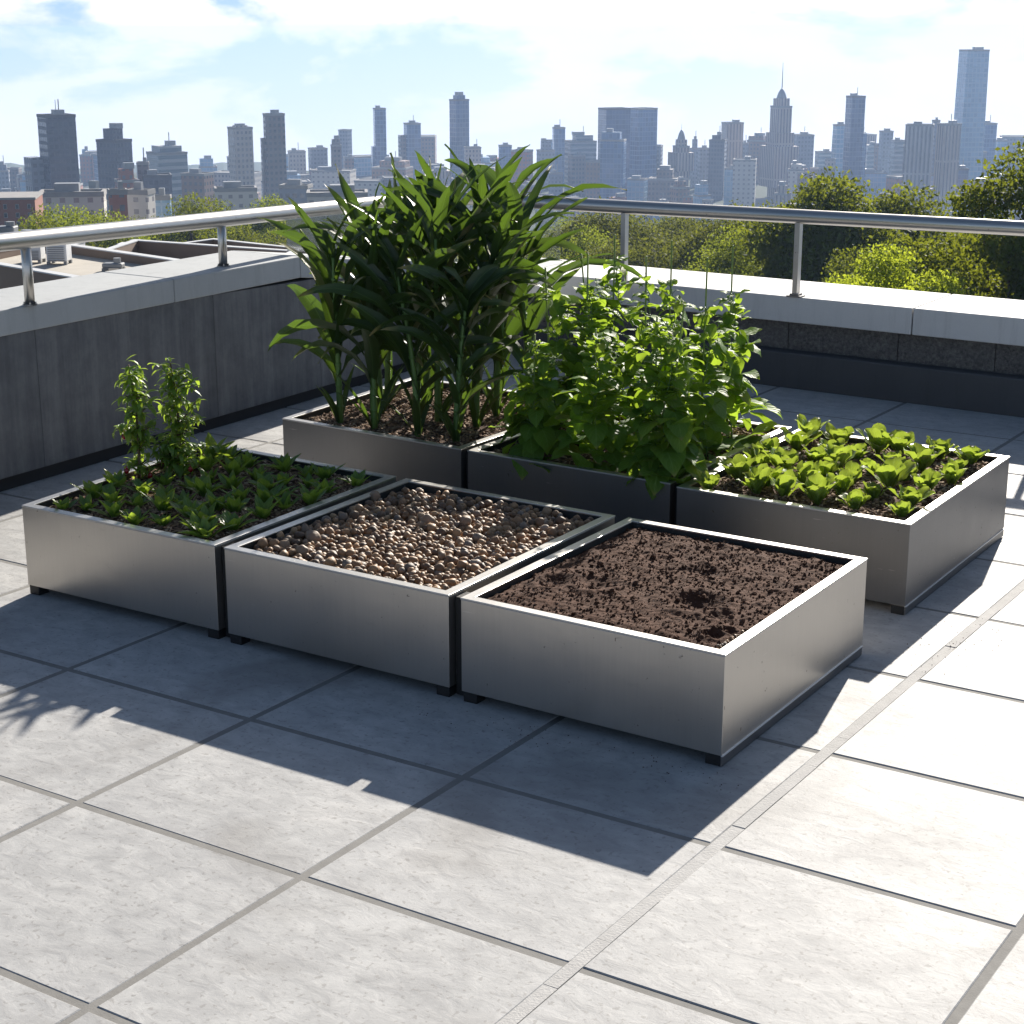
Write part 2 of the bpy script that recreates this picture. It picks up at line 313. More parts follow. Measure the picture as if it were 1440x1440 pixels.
# ------------------------------------------------------------------ railing
RC=np.array([-1.37,4.17,.846]); LA=onz(0,341,.952); RB=np.array([1.75,4.43,.838])
ld=(RC-LA); rd=(RB-RC)
rl=empty('handrail',tuple(RC*[1,1,0]),label='brushed steel tube handrail on posts running round the roof corner above both parapets',cat='railing'); off=-RC*[1,1,0]
mb=MB()
def onL(y): return LA+ld*((y-LA[1])/ld[1])
def onR(x): return RC+rd*((x-RC[0])/rd[0])
ptsL=[onL(y) for y in np.linspace(-7.2,RC[1]-.12,12)]; ptsR=[onR(x) for x in np.linspace(RC[0]+.12,10,14)]
bend=[]
for k in range(1,8):
    t=k/8; p=ptsL[-1]*(1-t)**2+RC*2*t*(1-t)+ptsR[0]*t*t; bend.append(p)
mb.tube(ptsL+bend+ptsR,.0345,24); build_local(mb,'rail_tube',M['rail'],rl,off,smooth=True)
def post(x,y,z0,z1,rz,r=.0195,square=False):
    mb=MB()
    if square: mb.box((x,y,(z0+z1)/2),(.026,.036,z1-z0),rz=rz)
    else: mb.tube([(x,y,z0),(x,y,(z0+z1)/2),(x,y,z1)],r,16)
    p=build_local(mb,'post',M['rail'],rl,off,smooth=not square)
    mb=MB()
    if square: mb.box((x,y,z0+.004),(.075,.06,.008),rz=rz); mb.box((x,y,z0+.013),(.045,.048,.0095),rz=rz)
    else: mb.tube([(x,y,z0),(x,y,z0+.006)],.028,18)
    b=build_local(mb,'base_plate',M['steel_shaded'],p,off)
    rr_=.032 if square else .024
    for k_ in range(4):
        a_=PI/4+k_*PI/2; mb=MB(); mb.tube([(x+math.cos(a_)*rr_,y+math.sin(a_)*rr_*.8,z0+.005),(x+math.cos(a_)*rr_,y+math.sin(a_)*rr_*.8,z0+.014)],.0035,6); build_local(mb,'bolt',M['steel'],p,off)
for px,py in ((42,420),(314,377)):
    q=min((onL(y_) for y_ in np.linspace(.3,3,600)),key=lambda k_:abs(pix(k_[0],k_[1],.70)[0]-px)); post(q[0],q[1],.699,q[2],0)
for y in (-.1,-1.2,-2.4,-3.6,-4.8,-6.): q=onL(y); post(q[0],q[1],.699,q[2],0)
for px,py in ((1119,413),(877,374)):
    q=min((onR(x_) for x_ in np.linspace(-1.2,1.7,600)),key=lambda k_:abs(pix(k_[0],k_[1],.452)[0]-px)); post(q[0],q[1],.451,q[2],-.03,square=True)
for x in (1.95,3.2,4.5,5.8,7.1,8.4): q=onR(x); post(q[0],q[1],.451,q[2],-.03,square=True)
# glass panes near the corner
def pane(A,B,za,zb,ta,tb):
    d=(B-A)/np.linalg.norm(B-A); nrm=np.array([-d[1],d[0],0])*.005; mb=MB()
    V=[]
    for s_ in (-1,1):
        V+=[(A[0]+s_*nrm[0],A[1]+s_*nrm[1],za),(B[0]+s_*nrm[0],B[1]+s_*nrm[1],zb),(B[0]+s_*nrm[0],B[1]+s_*nrm[1],tb),(A[0]+s_*nrm[0],A[1]+s_*nrm[1],ta)]
    mb.add(V,[(0,1,2,3),(7,6,5,4),(0,4,5,1),(1,5,6,2),(2,6,7,3),(3,7,4,0)]); build_local(mb,'glass_pane',M['glass'],rl,off)
q1,q2=onL(2.75),onL(4.02); pane(q1,q2,topz(2.75)+.02,topz(4.02)+.02,q1[2]-.035,q2[2]-.035)
q1,q2=onR(-1.28),onR(-.93); pane(q1,q2,.47,.47,q1[2]-.035,q2[2]-.035)
q1,q2=onR(-.91),onR(-.62); pane(q1,q2,.47,.47,q1[2]-.035,q2[2]-.035)

# building under the terrace
tb=empty('apartment_block',(4,-1.2,-16),label='rendered grey block whose flat roof carries the whole terrace',cat='building')
mb=MB(); mb.box((.3,0,7.85),(11.7,12.2,15.7)); mb.build('wall',M['coping'],tb)

# ------------------------------------------------------------------ planters
HZ=.29; LG=.030
def inset(P,t):
    n=len(P); out=[]
    P=[np.array(p,float) for p in P]
    for i in range(n):
        a,b,c=P[i-1],P[i],P[(i+1)%n]; d1=(b-a)/np.linalg.norm(b-a); d2=(c-b)/np.linalg.norm(c-b)
        n1=np.array([-d1[1],d1[0]]); n2=np.array([-d2[1],d2[0]]); k=t/(1+n1@n2); out.append(b+(n1+n2)*k)
    return out
BOX={'F1':[(.009,-.010),(.812,-.011),(.772,.918),(-.085,.945)],
 'F2':[(.848,-.012),(1.637,-.019),(1.620,.893),(.815,.914)],
 'F3':[(1.674,-.020),(2.446,-.034),(2.434,.890),(1.664,.895)],
 'B1':[(-.125,1.396),(.734,1.350),(.738,2.315),(-.190,2.330)],
 'B2':[(.762,1.348),(1.580,1.325),(1.566,2.312),(.766,2.318)],
 'B3':[(1.615,1.300),(2.412,1.283),(2.394,2.298),(1.600,2.305)]}
PL={'F1':'steel planter at the front left holding leafy seedlings and two pepper plants','F2':'steel planter in the middle of the front row, full of round pebbles',
 'F3':'steel planter nearest the viewer, filled with bare dark soil','B1':'shaded steel planter at the back left with tall corn growing in it',
 'B2':'shaded steel planter in the middle of the back row under climbing beans','B3':'steel planter at the back right crowded with young lettuce'}
for k,P in BOX.items():
    c=np.mean(P,axis=0); ob=empty('planter_box',(c[0],c[1],0),label=PL[k],cat='planter',group='stainless steel planters'); o3=-np.array([c[0],c[1],0])
    mb=MB(); mb.ring(inset(P,.0015),inset(P,.012),LG,HZ-.005); build_local(mb,'body',M['steel'] if k[0]=='F' else M['steel_shaded'],ob,o3,bevel=.0012)
    mb=MB(); mb.ring(P,inset(P,.030),HZ-.0048,HZ); build_local(mb,'rim',M['rim'],ob,o3,bevel=.0012)
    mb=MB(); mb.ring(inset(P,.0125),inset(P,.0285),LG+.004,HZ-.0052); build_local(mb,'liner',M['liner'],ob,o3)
    mb=MB(); mb.prism(inset(P,.0127),LG+.0005,LG+.0035); build_local(mb,'bottom_plate',M['foot'],ob,o3)
    I=inset(P,.026)
    for p in I:
        mb=MB(); mb.box((p[0],p[1],LG/2),(.042,.042,LG),rz=0); build_local(mb,'leg',M['foot'],ob,o3,bevel=.002)
    if k in('F3','B3'):
        a=np.array(P[1]);b=np.array(P[2]); d=(b-a)/np.linalg.norm(b-a); n_=np.array([-d[1],d[0]])
        a2,b2=a+d*.002,b-d*.002
        mb=MB(); mb.prism([a2+n_*.004,a2+n_*.0015,b2+n_*.0015,b2+n_*.004][::-1],.003,LG-.002); build_local(mb,'skirt_plate',M['steel_shaded'],ob,o3)
        mb=MB(); mb.prism([a2+n_*.004,a2-n_*.0012,b2-n_*.0012,b2+n_*.004][::-1],LG-.0018,LG+.0012); build_local(mb,'seam_strip',M['seam'],ob,o3)

for ka,kb in (('F1','F2'),('F2','F3'),('B1','B2'),('B2','B3')):   # black strip added behind the front faces to block sun in the slots
    A_,B_=BOX[ka],BOX[kb]; ob=[o for o in bpy.data.objects if o.get('label')==PL[ka]][0]; g=.001
    a1=np.array(A_[2]);a0=np.array(A_[1]);b1=np.array(B_[3]);b0=np.array(B_[0]); da=(a0-a1)/np.linalg.norm(a0-a1); db=(b0-b1)/np.linalg.norm(b0-b1)
    P_=[a0-da*.03+[g,0],b0-db*.03-[g,0],b0-db*.08-[g,0],a0-da*.08+[g,0]]; mb=MB(); mb.prism([tuple(p) for p in P_],.004,HZ-.012); build_local(mb,'sun_block_strip',M['foot'],ob,-np.array([ob.location[0],ob.location[1],0]))
def bil(P,u,v):
    P=[np.array(p,float) for p in P]; return (P[0]*(1-u)+P[1]*u)*(1-v)+(P[3]*(1-u)+P[2]*u)*v
def soil_h(x,y,amp,sc=9.,seed=0.):
    return amp*(mnoise.fractal(Vector((x*sc+seed,y*sc,seed)),.9,2.,5)*.6+ .35*mnoise.noise(Vector((x*3+seed,y*3,1))))
def surface(P,z,amp,n=110,seed=0.,sc=9.,low=.02):
    I=inset(P,.0295); V=[];Fc=[]
    for j in range(n+1):
        for i in range(n+1):
            p=bil(I,i/n,j/n); e=min(i,j,n-i,n-j)/n; zz=z+soil_h(p[0],p[1],amp,sc,seed)-low*max(0,1-e*9)**2
            V.append((p[0],p[1],min(zz,HZ-.002)))
    for j in range(n):
        for i in range(n): a=j*(n+1)+i; Fc.append((a,a+1,a+n+2,a+n+1))
    return V,Fc
ICO=None
def ico(sub):
    import bmesh
    b=bmesh.new(); bmesh.ops.create_icosphere(b,subdivisions=sub,radius=1.); V=np.array([v.co[:] for v in b.verts]); Fc=[tuple(v.index for v in f.verts) for f in b.faces]; b.free(); return V,Fc
I1=ico(1); I2=ico(2); I3=ico(3)
def rotm():
    a,b,c=rng.uniform(0,2*PI,3); A=np.array([[math.cos(a),-math.sin(a),0],[math.sin(a),math.cos(a),0],[0,0,1]]); B=np.array([[1,0,0],[0,math.cos(b),-math.sin(b)],[0,math.sin(b),math.cos(b)]]); C_=np.array([[math.cos(c),-math.sin(c),0],[math.sin(c),math.cos(c),0],[0,0,1]]); return A@B@C_
def lump(I,r,jit,flat=(.7,1.)):
    V,Fc=I; s=rng.uniform(flat[0],1.,3)*r; off=rng.uniform(0,100,3)
    d=np.array([1+jit*mnoise.noise(Vector((v*1.3+off).tolist())) for v in V])[:,None]
    return (V*d*s)@rotm().T,Fc

# F3 : bare soil
sP=BOX['F3']; n=270; V,Fc=surface(sP,.281,.010,n,3.,11.,.012)
V=np.array(V); V[:,2]+=np.array([.0022*mnoise.fractal(Vector((p[0]*60,p[1]*60,1.7)),.8,2.,4)+.005*max(0,mnoise.noise(Vector((p[0]*38,p[1]*38,5)))-.15) for p in V])
for (hx,hy,hr,hd) in [(2.29,.24,.03,.010),(2.345,.10,.022,.016),(2.36,.15,.018,.01),(2.24,.27,.02,.008),(2.02,.78,.03,.010),(2.2,.30,.06,.018),(1.9,.3,.05,.012),(2.1,.55,.05,.01),(1.8,.25,.04,.012)]:
    dd=np.hypot(V[:,0]-hx,V[:,1]-hy)/hr; V[:,2]-=hd*np.exp(-dd**2*1.2); V[:,2]+=hd*.45*np.exp(-(dd-1.5)**2*5)
V[:,2]=np.minimum(V[:,2],HZ+.007)
mb=MB(); mb.add(V,Fc)
so=mb.build('dark_soil',M['soil'],smooth=True); tag(so,'bare dark brown crumbly soil filling the nearest planter','soil',kind='stuff')
Z3=V[:,2].reshape(n+1,n+1); I_=inset(sP,.034)
mb=MB()
for k in range(6500):
    u,v=rng.random(2); p=bil(I_,u,v); z=Z3[int(v*n),int(u*n)]; r=.0012+.0045*rng.random()**3
    if rng.random()<.06: r*=2.
    Vv,ff=lump(I1,r,.8,(.5,1)); mb.add(Vv+[p[0],p[1],z+r*.25],ff)
for k in range(70):
    u,v=rng.random(2); p=bil(I_,u,v); z=Z3[int(v*n),int(u*n)]; a=rng.random()*6.3; L=rng.uniform(.012,.045); c_=rng.uniform(-.01,.01)
    mb.tube([(p[0],p[1],z+.001),(p[0]+math.cos(a)*L*.5+c_,p[1]+math.sin(a)*L*.5,z+.004),(p[0]+math.cos(a)*L,p[1]+math.sin(a)*L+c_,z+.001)],.0007,4)
tag(mb.build('soil_crumbs',M['soil_crumb']),'loose crumbs and rootlets scattered over the bare dark soil','soil',kind='stuff')
mb=MB()
for k in range(34):
    t=rng.random(); p=np.array([2.408,.012])*(1-t)+np.array([2.404,.16])*t+rng.uniform(-.006,.006,2)-[rng.random()*.012*(1-t),0]; Vv,ff=lump(I2,rng.uniform(.003,.0062),.3); mb.add(Vv+[p[0],p[1],.281+rng.random()*.005],ff)
tag(mb.build('grit',M['pebble'],smooth=True),'small tan grit in the near corner of the bare soil planter','gravel',kind='stuff')

mb=MB()
for k in range(80):
    q=rng.random()**.7*.2; a=rng.uniform(0,2*PI); px_,py_=2.62+math.cos(a)*q*.6,1.12+math.sin(a)*q*1.5; Vv,ff=lump(I1,rng.uniform(.0008,.0022),.6,(.5,1)); mb.add(Vv+[px_,py_,.001],ff)
for k in range(90):
    t_=rng.random(); px_=1.6+t_*.95; py_=-.06-rng.random()**2*.12; Vv,ff=lump(I1,rng.uniform(.0008,.0022),.6,(.5,1)); mb.add(Vv+[px_,py_,.001],ff)
tag(mb.build('spilled_grit',M['soil_crumb']),'brown grit spilled on the paving beside the front right planters','grit',kind='stuff')
# F2 : pebbles
P=BOX['F2']; V,Fc=surface(P,.256,.010,60,8.,6.,.0); mb=MB(); mb.add(V,Fc)
I_=inset(P,.042); kk=0
def peb_h(x,y): return .266+soil_h(x,y,.012,5.,2.)
for layer,(nx,ny) in enumerate(((34,38),(26,29))):
    for i in range(nx):
        for j in range(ny):
            u=(i+.5+rng.uniform(-.42,.42))/nx; v=(j+.5+rng.uniform(-.42,.42))/ny
            if layer==1 and rng.random()<.30: continue
            p=bil(I_,u,v); r=rng.uniform(.0095,.015) if rng.random()<.8 else rng.uniform(.015,.020)
            Vv,ff=lump(I2,r,.35,(.68,1)); mb.add(Vv+[p[0],p[1],peb_h(p[0],p[1])+(.0 if layer==0 else .011)],ff)
tag(mb.build('pebbles',M['pebble'],smooth=True),'brown and tan rounded pebbles filling the middle front planter','gravel',kind='stuff')
BIG=[(601,735,.024,'large tan pebble standing out at the centre of the pebble bed'),(527,700,.021,'large grey pebble lying left of the tan one in the pebble bed'),(440,758,.024,'large brown pebble near the left front of the pebble bed'),(425,777,.022,'large dark pebble at the left front edge of the pebble bed'),(655,735,.019,'dark pebble right of the largest tan one in the pebble bed')]
for px,py,r,lb in BIG:
    q=onz(px,py,.28); mb=MB(); Vv,ff=lump(I3,r,.3,(.78,1)); mb.add(Vv,ff); o=mb.build('large_pebble',M['pebble'],smooth=True); o.location=(q[0],q[1],.284); tag(o,lb,'pebble','larger stones in the pebble planter')

# mulch surfaces for B1, B2, B3, F1
def mulch(key,z,label,nch,seed,amp=.012):
    P=BOX[key]; n=120; V,Fc=surface(P,z,amp,n,seed,10.,.004); mb=MB(); mb.add(V,Fc); Z=np.array(V)[:,2].reshape(n+1,n+1); I=inset(P,.036)
    tag(mb.build('mulched_soil',M['mulch_base'],smooth=True),label,'soil',kind='stuff')
    mb=MB()
    for k in range(nch):
        u,v=rng.random(2); p=bil(I,u,v); zz=Z[int(v*n),int(u*n)]+rng.uniform(.0005,.005); a=rng.uniform(0,6.3); L=rng.uniform(.004,.013); W=rng.uniform(.0018,.005); T=rng.uniform(.0006,.002); tl=rng.uniform(-.5,.5); t2=rng.uniform(-.5,.5)
        x,y,t=L,W,T; Vb=np.array([(-x,-y,-t),(x,-y*.7,-t),(x*.9,y,-t),(-x,y*.8,-t),(-x,-y,t),(x,-y*.7,t),(x*.9,y,t),(-x,y*.8,t)])
        A=np.array([[math.cos(a),-math.sin(a),0],[math.sin(a),math.cos(a),0],[0,0,1]]); B=np.array([[math.cos(tl),0,-math.sin(tl)],[0,1,0],[math.sin(tl),0,math.cos(tl)]]); C_=np.array([[1,0,0],[0,math.cos(t2),-math.sin(t2)],[0,math.sin(t2),math.cos(t2)]])
        mb.add((Vb@C_.T@B.T@A.T)+[p[0],p[1],zz],[(0,3,2,1),(4,5,6,7),(0,1,5,4),(1,2,6,5),(2,3,7,6),(3,0,4,7)])
    tag(mb.build('bark_chips',M['chip']),label.replace('mulched soil','bark chips'),'mulch',kind='stuff')
    return Z,I,n
mulch('B1',.268,'mulched soil under the corn in the back left planter',4200,11.)
mulch('B2',.268,'mulched soil under the climbing beans in the middle back planter',3600,21.)
mulch('B3',.270,'mulched soil between the lettuces in the back right planter',3000,31.,.008)
mulch('F1',.270,'mulched soil between the seedlings in the front left planter',5200,41.)

# ------------------------------------------------------------------ leaves
PROF={'lance':[(0,.35),(.08,.62),(.22,.9),(.38,1.),(.55,.92),(.7,.74),(.83,.48),(.93,.22),(1,.0)],
 'spoon':[(0,.14),(.15,.2),(.35,.5),(.52,.86),(.68,1.),(.82,.93),(.92,.66),(1,.12)],
 'heart':[(0,.55),(.08,.86),(.2,1.),(.36,.98),(.54,.80),(.72,.52),(.87,.24),(1,.0)],
 'oval':[(0,.1),(.15,.6),(.35,1.),(.55,.95),(.75,.62),(.9,.26),(1,0)]}
def leaf(mb,p0,az,el,L,W,droop,prof='lance',fold=.25,wave=0.,twist=0.,back=0.,cols=1,az_drift=0.,pw=1.2,mi=0):
    pr=PROF[prof]; p=np.array(p0,float); V=[];uv=[]; tp=0.; ph=rng.random()*6.3
    for i,(t,w) in enumerate(pr):
        e=el-droop*t**pw; a=az+az_drift*t; tg=np.array([math.cos(e)*math.cos(a),math.cos(e)*math.sin(a),math.sin(e)])
        p=p+tg*L*(t-tp); tp=t
        s=np.array([-math.sin(a),math.cos(a),0.]); nn=np.cross(tg,s); tw=twist*t; s2=s*math.cos(tw)+nn*math.sin(tw); n2=np.cross(tg,s2); n2=-n2 if n2@nn<0 else n2
        hw=W*.5*w
        for c in range(-cols,cols+1):
            f=c/cols; wv=wave*W*abs(f)*math.sin(t*13+ph+(1.5 if f>0 else 0)); 
            V.append(p+s2*hw*f+n2*(fold*hw*abs(f)+wv)-tg*(back*L*abs(f)*(1-t)**3)); uv.append((.5+.5*f,t))
    k=2*cols+1; Fc=[(i*k+c,i*k+c+1,(i+1)*k+c+1,(i+1)*k+c) for i in range(len(pr)-1) for c in range(2*cols)]
    mb.add(V,Fc,uv,mi); return p

# ---- corn
def corn(loc,h,seed,lean,label,naz):
    global rng
    rng=np.random.default_rng(seed)
    t=empty('corn_plant',loc,label=label,cat='corn plant',group='corn plants in the back left planter')
    az0=rng.uniform(0,PI) if naz is None else naz
    la=rng.uniform(0,6.3); nn=9; pts=[np.array([math.cos(la)*lean*s*s*h,math.sin(la)*lean*s*s*h,s*h*.86-.01]) for s in np.linspace(0,1,nn)]
    ms=MB(); ms.tube(pts,np.linspace(.0135,.006,nn),9)
    for q in pts[1:-1]: ms.tube([q-[0,0,.004],q+[0,0,.004]],.0145-.004*q[2]/h,9)
    ms.build('stalk',M['stalk'],t,smooth=True)
    ml=MB(); nl=16
    for i in range(nl):
        s=.20+.80*(i/(nl-1))**.9; q=pts[0]+(pts[-1]-pts[0])*s; idx=s*(nn-1); a,b=int(idx),min(int(idx)+1,nn-1); q=pts[a]*(1-(idx-a))+pts[b]*(idx-a)
        az=az0+(PI if i%2 else 0)+rng.uniform(-.75,.75)
        L=(.26+.28*math.sin(PI*min(1,s*.8+.1)))*rng.uniform(.8,1.15)*h/.85; W=rng.uniform(.044,.076)*(1-.2*s)
        el=R(rng.uniform(56,80))+s*.1; dr=rng.uniform(.7,2.3)*(1.15-.45*s)
        if rng.random()<.25: dr=rng.uniform(.3,.9)
        if s>.9: el=R(rng.uniform(66,84)); dr=rng.uniform(.3,1.2); L*=.8
        leaf(ml,q,az,el,L,W,dr,'lance',rng.uniform(.25,.6),rng.uniform(.05,.14),rng.uniform(-1.8,1.8),cols=2,az_drift=rng.uniform(-.4,.4),pw=1.5)
    for i in range(4):
        az=rng.uniform(0,6.3); leaf(ml,(math.cos(az)*.01,math.sin(az)*.01,0),az,R(rng.uniform(62,80)),rng.uniform(.14,.3),rng.uniform(.018,.03),rng.uniform(.2,.8),'lance',.6,.03,0,cols=1)
    ml.build('leaves',M['corn'],t,smooth=True)
    return t
def soilp(key,u,v): p=bil(inset(BOX[key],.03),u,v); return (p[0],p[1],.262)
cl={0:'front row',1:'second row',2:'third row',3:'rear row'}; cc_=['far left','centre left','centre right','far right']
heights={(0,0):.76,(0,1):.80,(0,2):.72,(0,3):.62,(1,0):.76,(1,1):.86,(1,2):.84,(1,3):.76,(2,0):.82,(2,1):.86,(2,2):.90,(2,3):.84,(3,0):.84,(3,1):.86,(3,2):.92,(3,3):.90}
uu={0:[.19,.40,.66,.88],1:[.24,.46,.58,.80],2:[.10,.34,.55,.74],3:[.14,.36,.58,.76]}
ks=['with broad arching leaves','with upright leaves','with drooping leaves','with twisted leaves']
for r in range(4):
    for c in range(4):
        p=soilp('B1',uu[r][c],[.13,.38,.62,.86][r]); corn(p,heights[(r,c)],100+r*10+c,.10,f'dark green corn plant, {cc_[c]} of the {cl[r]} in the back left planter',None if (r,c)!=(0,0) else PI*1.02)

# ---- climbing beans on canes
rng=np.random.default_rng(55)
canes=[(796,355,2.10),(865,330,2.12),(945,338,2.10),(1031,345,2.08),(754,375,1.80),(827,357,1.82),(909,360,1.80),(995,362,1.78),(752,470,1.47),(838,462,1.45),(924,445,1.45),(985,430,1.43)]
rown=['rear row']*4+['middle row']*4+['front row']*4; coln=['far left','centre left','centre right','far right']*3
for i,(px,py,Y) in enumerate(canes):
    q=ony(px,py,Y); X=min(max(q[0],.84),1.50); zt=q[2]
    lean=(q[0]-X)*.5
    o=empty('garden_cane',(X,Y,.25),label=f'thin green cane rising out of the beans, {coln[i]} of the {rown[i]}',cat='garden cane',group='canes in the bean planter')
    mb=MB(); mb.tube([(0,0,0),(lean*.5+rng.uniform(-.004,.004),rng.uniform(-.004,.004),(zt-.25)*.5),(lean,0,zt-.25)],.0032,7); mb.build('stake',M['cane'],o,smooth=True)
    vh=min(zt-.25-.04,{0:.60,1:.60,2:.56}[i//4]*rng.uniform(.88,1.08))
    t=empty('bean_plant',(X+.012,Y-.012,.262),label=f'climbing bean with heart shaped leaves on the cane {coln[i]} of the {rown[i]}',cat='bean plant',group='climbing beans on canes')
    ms=MB(); P_=[np.array([.012*math.cos(9*s),.012*math.sin(9*s),s*vh]) for s in np.linspace(0,1,26)]; ms.tube(P_,np.linspace(.003,.0013,26),6)
    ml=MB(); nl=92
    for k in range(nl):
        s=(k+.5)/nl; s=s**.9; q0=P_[int(s*25)]; az=rng.uniform(0,6.3); 
        rr=(.028+.058*(1-s)**.7)*rng.uniform(.5,1.25)
        e=R(rng.uniform(5,50)); b=q0+np.array([math.cos(az)*math.cos(e),math.sin(az)*math.cos(e),math.sin(e)*.7])*rr
        ms.tube([q0,(q0+b)/2+[0,0,.008],b],.0011,4)
        sz=(.080*(1-s)**1.0+.040)*rng.uniform(.6,1.3); 
        leaf(ml,b,az+rng.uniform(-.7,.7),R(rng.uniform(-45,60)),sz,sz*rng.uniform(.75,.95),rng.uniform(.3,1.3),'heart',rng.uniform(-.1,.3),.04,rng.uniform(-.6,.6),.16,cols=2)
    if i>=8:   # large low leaves hanging over the front rim
        for k in range(1):
            az=-PI/2+rng.uniform(-.6,.6); q0=np.array([0,0,rng.uniform(.05,.12)]); b=q0+np.array([math.cos(az)*.06,math.sin(az)*.06,rng.uniform(-.02,.05)]); ms.tube([q0,(q0+b)/2+[0,0,.02],b],.0016,5)
            sz=rng.uniform(.075,.10); leaf(ml,b,az,R(rng.uniform(-25,15)),sz,sz*.92,rng.uniform(.5,1.2),'heart',.1,.03,rng.uniform(-.3,.3),.2,cols=2)
    for k in range(5):  # tendrils and short side shoots
        s=rng.uniform(.4,1); q0=P_[int(s*25)]; az=rng.uniform(0,6.3); L=rng.uniform(.04,.10)
        ms.tube([q0+np.array([math.cos(az+1.5*w)*L*w,math.sin(az+1.5*w)*L*w,.06*w-.05*w*w]) for w in np.linspace(0,1,7)],.0009,4)
    ms.build('stem',M['stalk'],t,smooth=True); ml.build('leaves',M['bean'],t,smooth=True)

# ---- lettuces
def rosette(name,loc,mat,n,L,W,seed,label,cat,group,prof='spoon',els=(35,80),droop=(.2,1.0),sc=1.,wave=.10,fold=.25):
    global rng
    rng=np.random.default_rng(seed); o=empty(name,loc,rng.uniform(0,6.3),label,cat,group)
    ml=MB(); a0=rng.uniform(0,6.3)
    for k in range(n):
        f=k/n; az=a0+k*2.4+rng.uniform(-.3,.3); el=R(els[0]+(els[1]-els[0])*f+rng.uniform(-8,8)); l=L*sc*rng.uniform(.8,1.15)*(1-.35*f*f)
        leaf(ml,(math.cos(az)*.004,math.sin(az)*.004,.0),az,el,l,W*sc*rng.uniform(.85,1.15),rng.uniform(*droop),prof,fold*rng.uniform(.5,1.4),wave,rng.uniform(-.3,.3),0,cols=2)
    ml.build('leaves',mat,o,smooth=True)
    ms=MB(); ms.tube([(0,0,-.01),(0,0,.012)],.005,7); ms.build('stem',M['stalk'],o,smooth=True)
    return o
ordn=['leftmost','second from the left','third from the left','third from the right','second from the right','rightmost']
rowl=['front row','second row','third row','fourth row','fifth row','rear row']
for r in range(6):
    for c in range(6):
        rng=np.random.default_rng(900+r*6+c); u=.08+.84*(c+rng.uniform(-.2,.2))/5; v=.09+.82*(r+rng.uniform(-.2,.2))/5
        u=min(max(u,.06),.94); v=min(max(v,.05),.95)
        rosette('lettuce',soilp('B3',u,v),M['lettuce'],int(rng.integers(10,15)),.102,.052,700+r*6+c,f'light green lettuce, {ordn[c]} in the {rowl[r]} of the back right planter','lettuce','young lettuces in rows',els=(54,88),droop=(.0,.6),sc=rng.uniform(.66,1.16))
ordn=ordn[:3]+['middle one']+ordn[3:]; rowl=rowl[:5]+['sixth row','rear row']
for r in range(7):
    for c in range(7):
        if r in(3,4,5) and c==0: continue
        rng=np.random.default_rng(1300+r*7+c); u=.08+.84*(c+rng.uniform(-.2,.2))/6; v=.08+.82*(r+rng.uniform(-.2,.2))/6
        u=min(max(u,.06),.94); v=min(max(v,.05),.95)
        rosette('leafy_seedling',soilp('F1',u,v),M['seedling'],int(rng.integers(8,11)),.088,.033,1100+r*7+c,f'dark green seedling, {ordn[c]} in the {rowl[r]} of the front left planter','seedling','leafy seedlings in rows',prof='oval',els=(46,84),droop=(.1,.8),sc=rng.uniform(.75,1.2),wave=.03,fold=.4)

# ---- pepper plants
def pepper(loc,h,seed,label,spread,nb,nfruit):
    global rng
    rng=np.random.default_rng(seed); o=empty('pepper_plant',loc,label=label,cat='pepper plant'); ms=MB(); ml=MB(); tips=[]
    main=[np.array([.015*math.sin(3*s),.01*math.cos(2.3*s),h*s*.85]) for s in np.linspace(0,1,8)]; ms.tube(main,np.linspace(.006,.0025,8),7)
    paths=[main]
    for k in range(nb):
        s=.12+.85*(k+.5)/nb; q=main[int(s*7)]; az=k*2.4+rng.uniform(-.5,.5); L=spread*(1.1-.65*s)*rng.uniform(.7,1.2); e=R(rng.uniform(10,70))
        pp=[q+np.array([math.cos(az)*math.cos(e)*L*w,math.sin(az)*math.cos(e)*L*w,math.sin(e)*L*w]) for w in np.linspace(0,1,6)]; ms.tube(pp,np.linspace(.003,.0012,6),5); paths.append(pp)
    for pp in paths:
        m=30 if pp is main else 17
        for k in range(m):
            w=rng.uniform(.08,1); q=pp[min(int(w*len(pp)),len(pp)-1)]+rng.uniform(-.012,.012,3); az=rng.uniform(0,6.3); L=rng.uniform(.034,.062)
            leaf(ml,q,az,R(rng.uniform(-10,60)),L,L*.30,rng.uniform(.5,2.2),'oval',.35,.03,rng.uniform(-.4,.4),0,cols=1)
    ms.build('stem',M['twig'],o,smooth=True); ml.build('leaves',M['pepper'],o,smooth=True)
    for k in range(nfruit):
        pp=paths[1+k*2%nb]; q=pp[-2]; az=-1.0+rng.uniform(-.9,.5); b=q+np.array([math.cos(az)*.02,math.sin(az)*.03,-.012]); fm=MB(); V,Fc=I2; S=V*np.array([.0085,.0085,.011]); fm.add(S+b,Fc); fm.tube([b+[0,0,.009],b+[0,0,.018]],.0014,5); fm.build('pepper_fruit',M['fruit'],o,smooth=True)
p=onz(205,665,.262); p=bil(inset(BOX['F1'],.03),.05,.50); pepper((p[0],p[1],.262),.47,5,'slim pepper plant with red fruit, left one beside the dark wall',.075,20,3)
p=bil(inset(BOX['F1'],.03),.07,.72); pepper((p[0],p[1],.262),.44,9,'bushier pepper plant with red fruit, right of the slim one',.115,22,2)
p=bil(inset(BOX['F1'],.03),.13,.62); pepper((p[0],p[1],.262),.15,19,'short young pepper bush in front of the slim pepper plant',.10,12,1)

